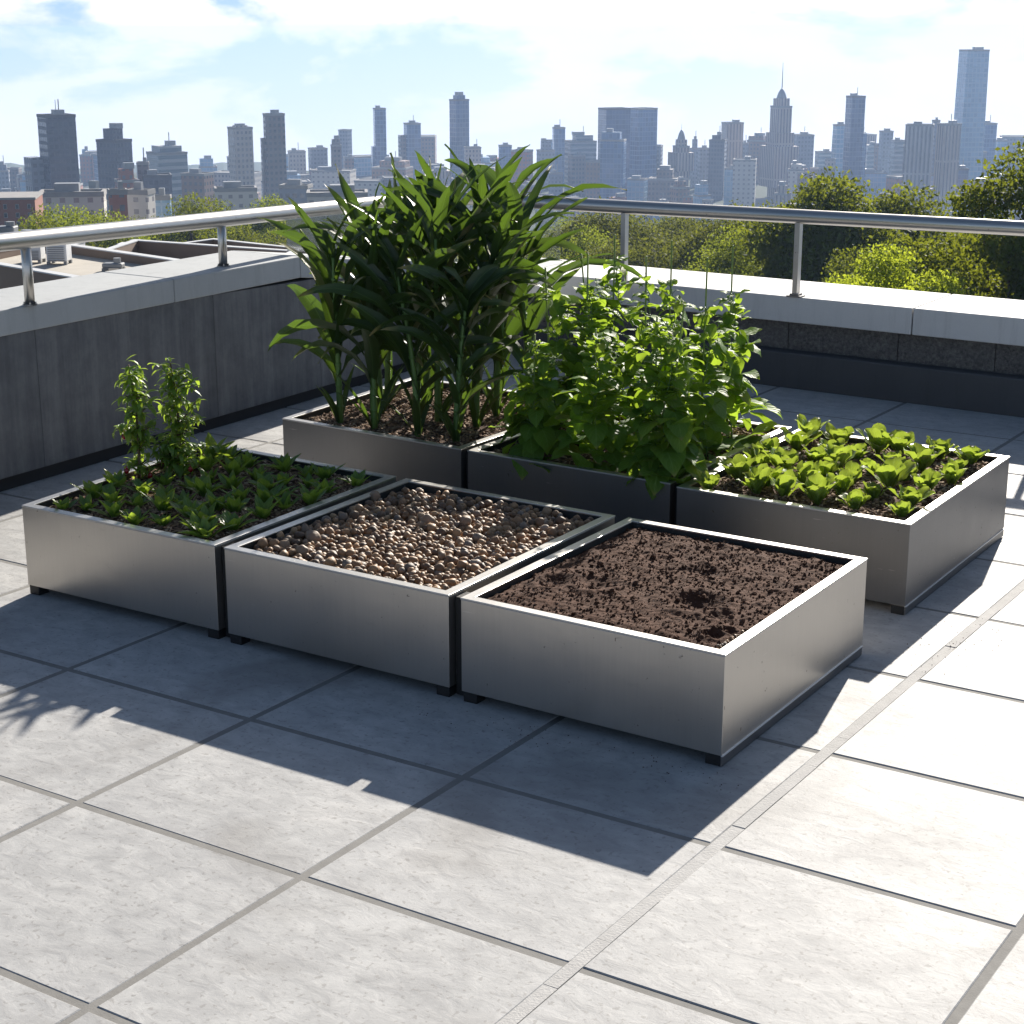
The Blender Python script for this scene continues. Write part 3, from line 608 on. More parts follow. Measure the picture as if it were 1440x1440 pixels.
# ------------------------------------------------------------------ terrain and city
GD=-140.
prof=[(0,-16),(40,-16.5),(100,-22),(300,-50),(600,-85),(1100,-138),(1250,GD),(1850,GD),(2300,-190),(3100,-290)]
def gz(D):
    for (a,za),(b,zb) in zip(prof[:-1],prof[1:]):
        if D<=b: t=(D-a)/(b-a); t=max(0,t); return za+(zb-za)*t
    return prof[-1][1]
def m_ground():
    N=NT('city_ground'); co=N.coord(); a=N.noise(co,.012,6,.6); b=N.noise(co,.15,5,.6); c=N.ramp(a,[(.35,(.035,.05,.02)),(.5,(.06,.075,.03)),(.6,(.13,.125,.115)),(.75,(.2,.18,.16))]); c=N.mix(N.math('MULTIPLY',b,.5),c,(.05,.055,.035,1)); return N.done(N.bsdf(c,.95,0,None,.1))
M['ground']=m_ground()
mb=MB(); V=[];Fc=[]; nr,na=60,96; rad=[0]+[12*(3100/12)**(i/(nr-1)) for i in range(nr)]
rad=sorted(set(rad+[p_[0] for p_ in prof])); nr=len(rad)
for i,r in enumerate(rad):
    for a in range(na):
        th=2*PI*a/na; x,y=r*math.cos(th),r*math.sin(th); D=r
        zz=gz(D)+ (mnoise.noise(Vector((x*.01,y*.01,0)))*2 if 60<r<1100 else 0)
        V.append((CAM[0]+x,CAM[1]+y,zz))
for i in range(nr-1):
    for a in range(na):
        b=(a+1)%na; Fc.append((i*na+a,i*na+b,(i+1)*na+b,(i+1)*na+a))
mb.add(V,Fc); tag(mb.build('ground',M['ground'],smooth=True),kind='structure')
def hdist(p): return math.hypot(p[0]-CAM[0],p[1]-CAM[1])
# hills
M['hill']=m_simple('hill_green',(.05,.08,.05),.9,nscale=.01,bump=0)
for hx0,hx1,ht,D in ((-40,120,226,2500),(250,420,223,2650),(100,330,228,2750)):
    mb=MB(); n=26; V=[];Fc=[]
    for i in range(n+1):
        t=i/n; x=hx0+(hx1-hx0)*t; hh=math.sin(PI*t)**.7*(.7+.5*mnoise.noise(Vector((t*5,ht,0)))); 
        a=far(x,240,D); top=far(x,240-(240-ht)*hh,D); bk=far(x,240,D*1.12); fr=far(x,240,D*.93)
        V+=[(fr[0],fr[1],top[2]-60),(a[0],a[1],top[2]),(bk[0],bk[1],top[2]-90)]
    for i in range(n): Fc+=[(i*3,i*3+3,i*3+4,i*3+1),(i*3+1,i*3+4,i*3+5,i*3+2)]
    mb.add(V,Fc); tag(mb.build('hills',M['hill'],smooth=True),kind='structure')

FA={}
def fac(name,*a,**k):
    if name not in FA: FA[name]=m_facade('facade_'+name,*a,**k)
    return FA[name]
fac('dark',(.065,.075,.105),(.02,.03,.05),2.6,3.6,.7,.55)
fac('darkbrown',(.16,.13,.12),(.04,.045,.05),3.,3.8,.55,.5)
fac('pale',(.42,.44,.45),(.10,.14,.17),90.,4.2,.999,.55,vary=.2)
fac('beige',(.42,.37,.33),(.10,.10,.11),3.,3.8,.5,.5)
fac('brown',(.26,.16,.12),(.07,.07,.075),3.2,3.8,.5,.5)
fac('brick',(.34,.11,.06),(.08,.08,.09),3.4,3.8,.42,.45)
fac('blueglass',(.10,.20,.36),(.04,.10,.22),3.,4.0,.86,.82,vary=.35,rough=.35,grough=.12)
fac('deepblue',(.045,.10,.21),(.02,.055,.14),3.,4.0,.88,.84,vary=.3,rough=.3,grough=.1)
fac('lightglass',(.32,.46,.60),(.16,.29,.44),3.4,4.2,.85,.75,vary=.25,rough=.35,grough=.15)
fac('stripe',(.46,.43,.42),(.10,.10,.12),3.0,40.,.45,.97,vary=.1)
fac('tan',(.44,.36,.31),(.14,.12,.12),3.0,30.,.4,.95,vary=.1)
fac('cream',(.60,.56,.51),(.22,.20,.20),4.,3.6,.4,.4,vary=.2)
fac('grey',(.21,.24,.30),(.08,.09,.11),3.2,3.8,.6,.5)
M['roof']=m_simple('flat_roof',(.26,.25,.24),.9,nscale=.5,bump=0)
M['roof_dark']=m_simple('dark_roof',(.07,.07,.075),.9,nscale=.5,bump=0)
M['metal_far']=m_simple('grey_metal',(.25,.26,.27),.5,.3,nscale=1.)
def wm(x0,x1,D): return (x1-x0)/F*D*_cp      # metres per pixel span (close to the horizon)
TOWERS=[]
def tower(x0,x1,yt,D,st,label,rot=20,dp=.8,extras=(),roofbox=True,cat='tower',name='tower_block',group=None,taper=0.):
    xm=(x0+x1)/2; W=wm(x0,x1,D); ra=R(rot); k=abs(math.cos(ra))+dp*abs(math.sin(ra)); w=W/k; d=w*dp
    x,y=col_x(xm,D); zt=far(xm,yt,D)[2]; zb=gz(hdist((x,y)))-3
    o=empty(name,(x,y,zb),YAW*-1+ra,label,cat,group); h=zt-zb
    r2=random.Random(int(x0*13+yt)); tierd=roofbox and not taper and not extras and r2.random()<.45; hfull=h; h=h-r2.uniform(4,9) if tierd else h
    mb=MB(); t=1-taper; mb.prism([(-w/2,-d/2),(w/2,-d/2),(w/2,d/2),(-w/2,d/2)],0,h) if not taper else mb.add([(-w/2/t,-d/2/t,0),(w/2/t,-d/2/t,0),(w/2/t,d/2/t,0),(-w/2/t,d/2/t,0),(-w/2,-d/2,h),(w/2,-d/2,h),(w/2,d/2,h),(-w/2,d/2,h)],[(0,3,2,1),(4,5,6,7),(0,1,5,4),(1,2,6,5),(2,3,7,6),(3,0,4,7)])
    mb.build('wall',FA[st],o)
    mb=MB(); pw_=min(1.,w*.04); mb.ring([(-w/2-.2,-d/2-.2),(w/2+.2,-d/2-.2),(w/2+.2,d/2+.2),(-w/2-.2,d/2+.2)],[(-w/2+pw_,-d/2+pw_),(w/2-pw_,-d/2+pw_),(w/2-pw_,d/2-pw_),(-w/2+pw_,d/2-pw_)],h-.6,h+.9); mb.box((0,0,h+.1),(w-.4,d-.4,.3)); rf=mb.build('roof',M['roof'] if st not in('dark','deepblue') else M['roof_dark'],o)
    if tierd: mb=MB(); q_=r2.uniform(.55,.82); mb.box((r2.uniform(-.08,.08)*w,0,(h+hfull)/2),(w*q_,d*q_,hfull-h+.4)); mb.build('upper_tier',FA[st],o); h=hfull
    if roofbox:
        rr=random.Random(int(x0*7+D)); mb=MB(); bw=w*rr.uniform(.25,.5); bd=d*rr.uniform(.3,.5); mb.box((rr.uniform(-.2,.2)*w,0,h+.25+1.4),(bw,bd,2.8)); mb.build('roof_plant_room',M['metal_far'],rf)
        mb=MB(); 
        if rr.random()<.4: mb.tube([(w*.1,0,h),(w*.1,0,h+8)],.3,6); mb.build('antenna',M['metal_far'],rf)
    for e in extras:
        if e[0]=='wing':    # (wing,x0,x1,ytop,style)
            _,a,b,yy,s2=e; ww=wm(a,b,D); cx=wm(xm,(a+b)/2,D); hh=far(xm,yy,D)[2]-zb; mb=MB(); cr,sr=math.cos(-ra),math.sin(-ra); 
            mb.box((cx*cr,cx*sr,hh/2),(ww*.85,d*.8,hh),rz=0.); mb.build('wing',FA[s2],o)
        if e[0]=='mast':
            zt2=far(xm,e[1],D)[2]-zb; mb=MB(); mb.tube([(0,0,h),(0,0,h+(zt2-h)*.5),(0,0,zt2)],[e[2],e[2]*.5,.15],8); mb.build('mast',M['metal_far'],o)
        if e[0]=='dome':
            _,wpx,yy=e; r0=wm(0,wpx,D)/2; zt2=far(xm,yy,D)[2]-zb; mb=MB(); mb.tube([(0,0,h+(zt2-h)*q) for q in (0,.25,.5,.75,.92,1)],[r0,r0*.97,r0*.85,r0*.6,r0*.3,.2],14); mb.build('dome',M['metal_far'],o,smooth=True)
        if e[0]=='tier':
            _,wpx,ya_,yb_,s2=e; ww=wm(0,wpx,D)/k; za_=far(xm,ya_,D)[2]-zb; zb_=far(xm,yb_,D)[2]-zb; mb=MB(); mb.box((0,0,(za_+zb_)/2),(ww,ww*dp,abs(za_-zb_))); mb.build('upper_tier' if yb_<yt+1 or ya_<yt+1 else 'shoulder',FA[s2],o)
    TOWERS.append((xm,label)); return o
T=tower
T(60,117,163,880,'dark','tall near black tower with a thin mast at the far left of the skyline',33,.9,[('wing',41,62,221,'grey'),('mast',140,.35)])
T(0,18,232,1500,'grey','grey slab cut off by the left edge of the photo',10)
T(118,132,210,1790,'lightglass','thin pale glass tower just right of the near black tower',15)
T(142,191,181,960,'dark','second dark tower with a wider blank face, right of the near black one',-32,.9)
T(209,269,205,1080,'pale','wide pale office block banded with horizontal strips',35,.9)
T(281,310,223,1780,'lightglass','hazy low pale block between the banded office and the beige tower',10)
T(324,361,180,1220,'beige','beige grid tower with a stepped roof left of the brown slab',30,.9,[('tier',22,180,176,'beige')])
T(374,406,161,1150,'darkbrown','brown grey slab tower with one low shoulder',18,.6,[('wing',370,380,194,'darkbrown')])
T(406,434,213,1600,'beige','small pinkish block right of the brown slab tower',10,1.)
T(435,464,209,1620,'grey','purple grey office block behind the left handrail',20)
T(467,483,196,1380,'darkbrown','narrow brown tower at the left of the glass pair',12)
T(484,500,222,1660,'brown','short brown tower with a stubby top left of the slender glass tower',14,1.,[('mast',214,1.)])
T(162,200,238,840,'brick','red brick block in front of the second dark tower',25,.9)
T(196,214,230,900,'darkbrown','small dark brown annex beside the red brick block',10)
T(200,247,247,900,'dark','low dark office row in front of the banded office',14,.9)
T(258,302,245,1000,'brown','low brown office row below the hazy pale block',-18,.8)
T(300,372,243,1430,'beige','long low beige row at the foot of the beige tower',-12,.6,roofbox=False)
T(366,441,246,1400,'lightglass','long blue grey office row at the foot of the brown slab',12,.6)
T(440,502,240,1380,'cream','broad cream office block with a grid of windows behind the left handrail',-10,.6)
T(527,546,153,1650,'blueglass','slender blue glass tower with a low left shoulder',14,.9,[('wing',524,530,206,'blueglass')])
T(569,594,174,1640,'blueglass','blue glass tower with a brown lower annex',18,.9,[('wing',562,572,190,'darkbrown')])
T(633,661,134,1600,'deepblue','tall two toned blue tower, the highest left of centre',38,.7)
T(664,676,207,1720,'blueglass','short narrow blue block right of the two toned tower',10)
T(645,702,221,1760,'lightglass','wide hazy low block under the two toned tower',8,.7)
T(701,720,205,1680,'blueglass','isolated blue slab with a flat top at the centre of the skyline',14)
T(735,746,226,1760,'grey','tiny hazy block in the gap at the centre of the skyline',8,1.)
T(524,582,226,1460,'brown','brown housing block in front of the slender glass tower',-14,.7)
T(583,640,240,1480,'tan','tan low block behind the corner of the handrail',10,.7)
T(650,700,236,1500,'brown','low brown terrace of offices above the corn',-8,.7)
T(754,780,199,1620,'grey','stepped grey block at the left of the central cluster',12,.9)
T(776,794,180,1640,'blueglass','blue tower stepping up behind the stepped grey block',10)
T(793,838,190,1560,'pale','pale banded tower left of the big dark glass pair',14,.8)
T(839,884,153,1500,'deepblue','big dark blue tower, the broadest in the central cluster',20,.8,roofbox=False)
T(878,922,153,1540,'blueglass','lighter blue twin joined to the big dark blue tower',35,.8,roofbox=False)
T(842,880,186,1440,'blueglass','vertical ribbed glass tower in front of the big dark blue tower',-12,.7)
T(903,926,213,1600,'deepblue','short dark block right of the lighter blue twin',10)
T(909,956,238,1400,'darkbrown','brown office block with lit windows above the rail at centre',-12,.8)
T(944,967,206,1540,'tan','ornate domed stone tower with stepped sides',20,1.,[('tier',36,240,214,'tan'),('tier',16,207,196,'tan'),('dome',13,182),('mast',174,.5)],roofbox=False)
T(969,980,196,1640,'grey','thin dark sliver tower right of the domed stone tower',8)
T(979,995,209,1620,'grey','small grey block left of the dark tapering office',10)
T(993,1020,190,1520,'dark','dark office tower with speckled windows near the tan slab',-16,.9)
T(1011,1041,173,1580,'tan','tan ribbed slab tower right of the dark speckled office',14,.8)
T(1040,1049,202,1640,'grey','narrow grey block right of the tan ribbed slab',8)
T(1027,1063,225,1400,'cream','squat cream block in front of the tan ribbed slab',-10,.8)
T(1078,1107,150,1540,'tan','art deco stone skyscraper with setbacks and a needle spire',22,1.,[('tier',52,262,205,'tan'),('tier',38,240,186,'tan'),('tier',22,152,138,'tan'),('dome',17,124),('mast',88,.9)],roofbox=False)
T(1109,1139,190,1620,'grey','grey blue block right of the art deco skyscraper',12,.9)
T(1105,1129,231,1420,'cream','small cream block in front of the grey blue block',-8,.9)
T(1143,1166,214,1640,'pale','pale flat block left of the flared blue tower',8)
T(1166,1184,176,1600,'lightglass','flared pale blue tower leaning against the dark blue one',14,.9,taper=.12)
T(1182,1208,136,1520,'deepblue','tall plain dark blue tower right of the art deco skyscraper',18,.8,[('wing',1204,1211,187,'blueglass')])
T(1211,1231,204,1700,'pale','pale striped block right of the plain dark blue tower',8)
T(1231,1249,185,1600,'grey','grey tower left of the ribbed slab',10)
T(1248,1266,198,1580,'pale','short grey white tower touching the ribbed slab',10)
T(1264,1308,176,1340,'stripe','broad pale slab with strong vertical ribs',-14,.6)
T(1303,1313,170,1500,'grey','lift shaft tower behind the ribbed slab',4)
T(1310,1343,175,1330,'tan','brown edged ribbed slab joined to the broad pale one',20,.7)
T(1335,1373,71,1560,'lightglass','very tall pale blue glass skyscraper, the highest of the skyline',12,.8,taper=.09)
T(1339,1357,238,1380,'deepblue','dark low tower at the foot of the tallest skyscraper',8)
T(1371,1392,174,1640,'blueglass','blue slab immediately right of the tallest skyscraper',12)
T(1362,1380,214,1560,'grey','grey stub between the tallest skyscraper and the blue slab',6)
T(1392,1408,198,1680,'lightglass','pale block left of the tall tree at the right edge',8)
T(1290,1336,266,1340,'grey','low grey office behind the right hand trees',-10,.8)
T(1380,1420,250,1400,'tan','tan building with orange bands behind the right hand trees',10,.8)
T(1420,1445,215,1660,'blueglass','bluish slab behind the tall tree at the right edge',8)
# low-rise infill
rr=random.Random(3); sts=['brown','beige','cream','grey','darkbrown','brick','lightglass','tan']; cn={'brown':'brown','beige':'beige','cream':'cream','grey':'grey','darkbrown':'dark brown','brick':'red brick','lightglass':'pale glass','tan':'tan'}
used=set(); short=[(xm,l) for xm,l in TOWERS]
for k in range(124):
    x=-20+1480*(k+rr.random())/124; D=rr.choice([1290,1310,1350,1450,1550,1700,1780]); wpx=rr.uniform(16,44); base=41+F*141.7/D; yt=base-(rr.uniform(14,34) if x<480 or k%3 else rr.uniform(34,66))*1400/D; st=rr.choice(sts)
    near=min(short,key=lambda q:abs(q[0]-x)); nm=near[1].split(' ')
    side='left' if x<near[0] else 'right'; lb=f"low {cn[st]} infill block {('nearer than' if D<1400 else 'beyond')} and {side} of the {near[1]}"
    w_=lb.split(' '); lb=' '.join(w_[:16])
    T(x-wpx/2,x+wpx/2,yt,D,st,lb,rr.uniform(-30,30),rr.uniform(.6,1.),roofbox=rr.random()<.5,cat='building',name='low_rise_block',group='low buildings among the towers'); TOWERS.pop()

# nearer district on the left
def block(x0,x1,yt,D,st,label,rot=0,dp=1.,name='low_rise_block'):
    return T(x0,x1,yt,D,st,label,rot,dp,cat='building',name=name)
def brick_house():
    D=420; W=wm(-60,56,D); x,y=col_x(-2,D); zt=far(-2,277,D)[2]; zb=gz(D)-3; h=zt-zb; o=empty('brick_building',(x,y,zb),-YAW+R(8),'square red brick building with small windows at the left edge','building')
    mb=MB(); mb.box((0,0,h/2),(W,W*.8,h)); mb.build('wall',M['brickwall'],o); mb=MB(); mb.box((0,0,h+.25),(W+.5,W*.8+.5,.5)); mb.build('roof',M['roof'],o)
    for i in range(7):
        for j in range(5):
            xx=-W/2+W*(i+.5)/7; zz=h-1.6-j*2.0; mb=MB(); mb.box((xx,-W*.4-.02,zz),(.85,.12,1.15)); f=mb.build('window',M['winframe'],o); mb=MB(); mb.box((xx,-W*.4-.085,zz),(.7,.02,1.0)); mb.build('pane',M['winglass'],f)
M['brickwall']=m_simple('red_brickwork',(.26,.10,.065),.9,nscale=2.); M['winframe']=m_simple('window_frame',(.45,.42,.4),.6); M['winglass']=m_simple('window_glass',(.05,.06,.08),.15)
brick_house()
block(56,152,272,520,'cream','long low cream building behind the trees at the left',8,.5); block(110,152,266,640,'grey','grey annex standing behind the long cream building',-20,.7)
block(152,182,270,500,'brick','small red brick house beside a white gable, left of the handrail trees',18,.9); block(180,218,270,540,'cream','white gabled warehouse right of the small red brick house',-12,.8)
block(216,242,278,560,'lightglass','pale blue shed left of the round tree',6,.8); block(300,365,266,700,'cream','white terrace with balconies between two round trees',12,.6)
block(395,440,262,760,'grey','grey flats right of the small round tree',-8,.7); block(430,520,272,620,'cream','cream flats partly hidden by the corn',5,.6)

# ------------------------------------------------------------------ neighbouring rooftops on the left
M['tanwall']=m_simple('tan_render',(.22,.165,.13),.85,nscale=.6); M['gravelroof']=m_simple('pale_gravel_roof',(.42,.39,.34),.95,nscale=1.5); M['white']=m_simple('white_metal',(.62,.63,.64),.5,.0,nscale=1.); M['capm']=m_simple('white_flashing',(.55,.56,.57),.5,nscale=1.)
def flat_roof(corn,zr,label,ph=.5,zb=-19.,par=.22,wm_='tanwall'):
    P=[np.array(p[:2]) for p in corn]; 
    ar=sum(P[i-1][0]*P[i][1]-P[i][0]*P[i-1][1] for i in range(len(P)))
    if ar<0: P=P[::-1]
    c=np.mean(P,axis=0); o=empty('flat_roofed_building',(c[0],c[1],zb),label=label,cat='building'); of=-np.array([c[0],c[1],zb])
    mb=MB(); mb.ring(P,inset(P,par),zb,zr+ph); build_local(mb,'wall',M[wm_],o,of); mb=MB(); mb.ring(inset(P,-.02),inset(P,par+.01),zr+ph,zr+ph+.03); rf_=None
    mb2=MB(); mb2.prism(inset(P,par-.01),zr-.2,zr); r_=build_local(mb2,'roof',M['gravelroof'],o,of); build_local(mb,'parapet_cap',M['capm'],r_,of); return o
Pz=lambda x,y,z:onz(x,y,z)
flat_roof([Pz(-60,352,-3.6),Pz(300,412,-3.6),Pz(420,378,-3.6),Pz(60,328,-3.6)],-4.0,'nearest neighbouring flat roof with tan parapet and a blue edge just beyond the left wall',.2)
flat_roof([Pz(105,372,-5.2),Pz(340,400,-5.2),Pz(420,360,-5.2),Pz(190,344,-5.2)],-5.6,'lower tan flat roof behind the white plant box',.55)
flat_roof([Pz(185,352,-6.8),Pz(320,372,-6.8),Pz(430,350,-6.8),Pz(300,336,-6.8)],-7.5,'farther tan flat roof with pale coping beside the trees',.7)
flat_roof([Pz(-80,352,-6.),Pz(40,368,-6.),Pz(120,344,-6.),Pz(0,333,-6.)],-6.4,'grey flat roof with machinery at the far left edge',.5,wm_='capm')
def ac(px,py,z,w,d,h,label,rz=.5,mat='white'):
    q=onz(px,py,z); o=empty('roof_unit',(q[0],q[1],z),rz,label,'roof unit'); mb=MB(); mb.box((0,0,h/2+.08),(w,d,h)); mb.build('casing',M[mat],o,bevel=.03)
    mb=MB(); [mb.box((sx*w*.42,sy*d*.42,.04),(.08,.08,.08)) for sx in(-1,1) for sy in(-1,1)]; mb.build('skid',M['metal_far'],o)
    mb=MB(); [mb.box((0,-d/2-.01,h*.2+i*h*.09),(w*.8,.03,h*.035)) for i in range(7)]; mb.build('louvre',M['metal_far'],o); mb=MB(); mb.tube([(w*.2,0,h+.08),(w*.2,0,h+.2)],d*.3,14); mb.build('fan_cowl',M['metal_far'],o)
ac(84,371,-4.,.52,.45,.60,'tall white plant box on the neighbouring roof'); ac(48,369,-4.,.5,.4,.42,'shorter white plant box beside the tall one'); ac(30,352,-4.,.9,.5,.35,'low grey unit behind the first railing post',mat='metal_far')
ac(185,357,-6.,.9,.7,.3,'flat white skylight box on the lower tan roof'); ac(160,381,-4.,.5,.3,.12,'small dark vent on the nearest neighbouring roof',mat='metal_far')
ac(12,348,-4.,.5,.4,.5,'grey fan unit at the left edge of the neighbouring roof',mat='metal_far')

# ------------------------------------------------------------------ trees
def m_tree(name,lo,hi,trans,tw=.45):
    N=NT(name); i=island(N); c=N.mix(i,c4(lo),c4(hi)); sh=N.bsdf(c,.7,0,None,.15); tr=N.n('ShaderNodeBsdfTranslucent'); N.set(tr,0,N.mix(i,c4(trans),c4(tuple(q*.55 for q in trans)))); mx=N.n('ShaderNodeMixShader'); mx.inputs[0].default_value=tw; N.link(sh,mx.inputs[1]); N.link(tr.outputs[0],mx.inputs[2]); return N.done(mx.outputs[0])
M['t_dark']=m_tree('dark_foliage',(.030,.064,.012),(.068,.11,.018),(.34,.38,.025),.36); M['t_mid']=m_tree('olive_foliage',(.045,.07,.020),(.085,.11,.026),(.27,.29,.035),.36); M['t_bright']=m_tree('bright_foliage',(.09,.15,.02),(.16,.23,.03),(.50,.58,.04),.55); M['bark']=m_simple('bark',(.07,.05,.035),.9,nscale=4.)
def tree_mesh(seed,H,Rr,nleaf,ls,mat,ncl=26,trunk=.35,ez=.8,clr=.36):
    """unit builder: returns trunk mesh and crown mesh objects, unparented"""
    global rng
    rng=np.random.default_rng(seed); cz=H*trunk+(H*(1-trunk))/2; rz=H*(1-trunk)/2
    cl=[]
    for k in range(ncl):
        d=rng.normal(size=3); d/=np.linalg.norm(d); q=rng.uniform(.30,.74); cl.append((np.array([d[0]*Rr*q,d[1]*Rr*q,cz+d[2]*rz*q*ez]),Rr*clr*rng.uniform(.6,1.15)))
    cl.append((np.array([0,0,H-Rr*.3]),Rr*.3)) 
    ms=MB(); ms.tube([(0,0,-.5),(0,0,H*trunk*.5),(rng.uniform(-.1,.1)*Rr,0,H*trunk*1.2),(0,0,H*.75)],[H*.028,H*.022,H*.017,H*.006],8)
    for c,r in cl: 
        b=np.array([0,0,H*trunk*rng.uniform(.7,1.4)]); ms.tube([b,(b+c)/2+rng.normal(size=3)*Rr*.05,c],[H*.009,H*.005,H*.002],5)
    N_=nleaf; ci=rng.integers(0,len(cl),N_); C=np.array([cl[i][0] for i in ci]); RR=np.array([cl[i][1] for i in ci])
    d=rng.normal(size=(N_,3)); d/=np.linalg.norm(d,axis=1)[:,None]; rad=RR*(rng.uniform(.0,1.,N_)**.42)*rng.uniform(.85,1.12,N_); P=C+d*rad[:,None]*np.array([1.1,1.1,.85])
    a=rng.normal(size=(N_,3)); a/=np.linalg.norm(a,axis=1)[:,None]; b=np.cross(a,rng.normal(size=(N_,3))); b/=np.linalg.norm(b,axis=1)[:,None]; s=(ls*rng.uniform(.6,1.3,N_))[:,None]
    # five-sided leaf tufts
    V=np.stack([P-a*s,P+b*s*.62-a*s*.15,P+a*s*.95+b*s*.15,P-b*s*.62+a*s*.1],1).reshape(-1,3)
    me=bpy.data.meshes.new('crown'); me.vertices.add(len(V)); me.vertices.foreach_set('co',V.ravel()); me.loops.add(len(V)); me.loops.foreach_set('vertex_index',np.arange(len(V),dtype=np.int32)); me.polygons.add(N_); me.polygons.foreach_set('loop_start',np.arange(0,4*N_,4,dtype=np.int32)); me.polygons.foreach_set('loop_total',np.full(N_,4,dtype=np.int32)); me.materials.append(mat); me.update(); me.validate()
    return ms,me
PROTO={}
def tree(kind,x,y,zb,H,label,group=None,name='tree',rz=None):
    tm,cm,H0=PROTO[kind]; o=empty(name,(x,y,zb),random.uniform(0,6.3) if rz is None else rz,label,'tree',group,H/H0)
    for nm,me in (('trunk',tm),('crown',cm)): c=bpy.data.objects.new(nm,me); COL.objects.link(c); c.parent=o
    return o
def proto(kind,seed,H,Rr,nleaf,ls,mat,**k):
    ms,cm=tree_mesh(seed,H,Rr,nleaf,ls,mat,**k); t=ms.build('trunk',M['bark'],None,smooth=True); tm=t.data; bpy.data.objects.remove(t); PROTO[kind]=(tm,cm,H)
proto('near_dark',1,11,4.4,110000,.105,M['t_dark'],ncl=70,trunk=.20,clr=.34,ez=1.)
proto('near_tall',2,12,3.5,90000,.068,M['t_dark'],ncl=60,trunk=.25,clr=.30,ez=1.)
proto('bush',3,11,2.5,60000,.058,M['t_bright'],ncl=40,trunk=.55,clr=.27)
M['t_fresh']=m_tree('fresh_foliage',(.06,.11,.018),(.12,.17,.028),(.38,.44,.04),.42)
proto('mid4',14,9,4.,42000,.066,M['t_fresh'],ncl=34,trunk=.2,clr=.29)
proto('mid1',4,9,4.2,42000,.066,M['t_mid'],ncl=34,trunk=.2,clr=.29); proto('mid2',5,9,3.6,42000,.066,M['t_dark'],ncl=30,trunk=.22,clr=.3); proto('mid3',6,8,4.,42000,.066,M['t_mid'],ncl=30,trunk=.18,clr=.3)
def treepx(kind,px,ytop,D,H,label,**k):
    x,y=col_x(px,D); zt=far(px,ytop,D)[2]; H=max(7.,min(19.,zt-gz(hdist((x,y)))+.4)); return tree(kind,x,y,zt-H,H,label,**k)
treepx('near_dark',1168,241,112,0,'large dark round tree left of the right hand gap behind the rail',rz=.4)
treepx('near_dark',1258,262,116,0,'round dark tree just right of the largest one',rz=2.2)
treepx('near_tall',1442,188,60,0,'tall dark tree leaning in from the right edge',rz=1.)
treepx('near_tall',1392,300,66,0,'smaller dark tree left of the tall one at the right edge',rz=4.)
treepx('bush',1250,334,54,0,'bright yellow green bush just beyond the rear parapet',rz=.3)
treepx('bush',1195,378,52,0,'small bright shoot left of the yellow green bush',rz=2.)
treepx('bush',1325,372,55,0,'low bright bush right of the yellow green bush',rz=4.2)
treepx('mid4',1035,306,120,9,'olive tree with yellow tips left of the right hand post')
treepx('mid3',1030,275,140,10,'wide olive crown behind the top of the rail at centre right'); treepx('mid1',1085,281,135,9,'olive crown touching the large dark tree'); treepx('mid3',850,270,170,9,'pale olive crown rising over the rail beside the dark blue towers'); treepx('mid1',965,283,180,9,'small olive crown over the rail at centre')
treepx('mid2',268,266,190,13,'round dark green tree above the left handrail'); treepx('mid2',300,272,195,12,'dark tree right of the round one above the left handrail'); treepx('mid4',380,268,230,12,'round light green tree above the left handrail')
treepx('mid4',75,281,170,12,'green tree beside the red brick building'); treepx('mid4',110,283,175,12,'bright green tree in the middle of the left group'); treepx('mid4',152,288,170,11,'green tree at the right of the left group'); treepx('mid2',52,296,165,10,'dark low tree at the left of the left group')
k=0; rr=random.Random(12); seen={}
bands=[(850,1140,112,335,400),(840,1140,140,318,350),(800,1160,180,302,326),(780,1180,240,290,306),(1140,1460,85,345,400),(1140,1460,105,318,350),(1300,1460,140,296,312),(520,900,150,308,340),(110,480,150,322,345),(120,500,200,302,325),(180,520,260,292,305),(0,160,190,318,332),(560,860,110,340,375)]
for bi,(a,b,D,y0,y1) in enumerate(bands):
    n=max(4,int((b-a)/(5.*F/D/1.5)))
    for i in range(n):
        px=a+(b-a)*(i+rr.uniform(.2,.8))/n; yt=rr.uniform(y0,y1); H=rr.uniform(7,10); kd=rr.choice(['mid1','mid2','mid3','mid4','mid3','mid1'])
        place='behind the left handrail' if px<520 else ('behind the corn and glass' if px<800 else ('behind the beans' if px<1100 else 'behind the right hand rail'))
        dist='in the nearest rank' if D<125 else ('in the middle rank' if D<190 else 'in the farthest rank')
        lb=f"{dict(mid2='dark green',mid4='fresh green').get(kd,'olive green')} tree {dist} of the wood {place}"
        treepx(kd,px,yt,D*rr.uniform(.94,1.06),H,lb,group='trees of the wood beyond the roof')
        k+=1
# woods on the slope that cannot be counted
mb=MB()
rng=np.random.default_rng(77)
for q in range(520):
    D=rng.uniform(230,1180); px=rng.uniform(-60,1500); x,y=col_x(px,D); zg=gz(hdist((x,y))); r=rng.uniform(3.5,6.5)
    m=110; d=rng.normal(size=(m,3)); d/=np.linalg.norm(d,axis=1)[:,None]; d[:,2]=np.abs(d[:,2]); C=np.array([x,y,zg+2])+d*r*rng.uniform(.75,1.05,(m,1))*[1,1,.9]
    a=rng.normal(size=(m,3)); a/=np.linalg.norm(a,axis=1)[:,None]; b=np.cross(a,rng.normal(size=(m,3))); b/=np.linalg.norm(b,axis=1)[:,None]; s=r*.16
    V=np.stack([C-a*s,C+b*s*.8,C+a*s,C-b*s*.8],1).reshape(-1,3); mb.add(V,[(4*i,4*i+1,4*i+2,4*i+3) for i in range(m)])
tag(mb.build('distant_woodland',M['t_mid']),'hazy far woodland covering the slope between the wood and the city','woodland',kind='stuff')

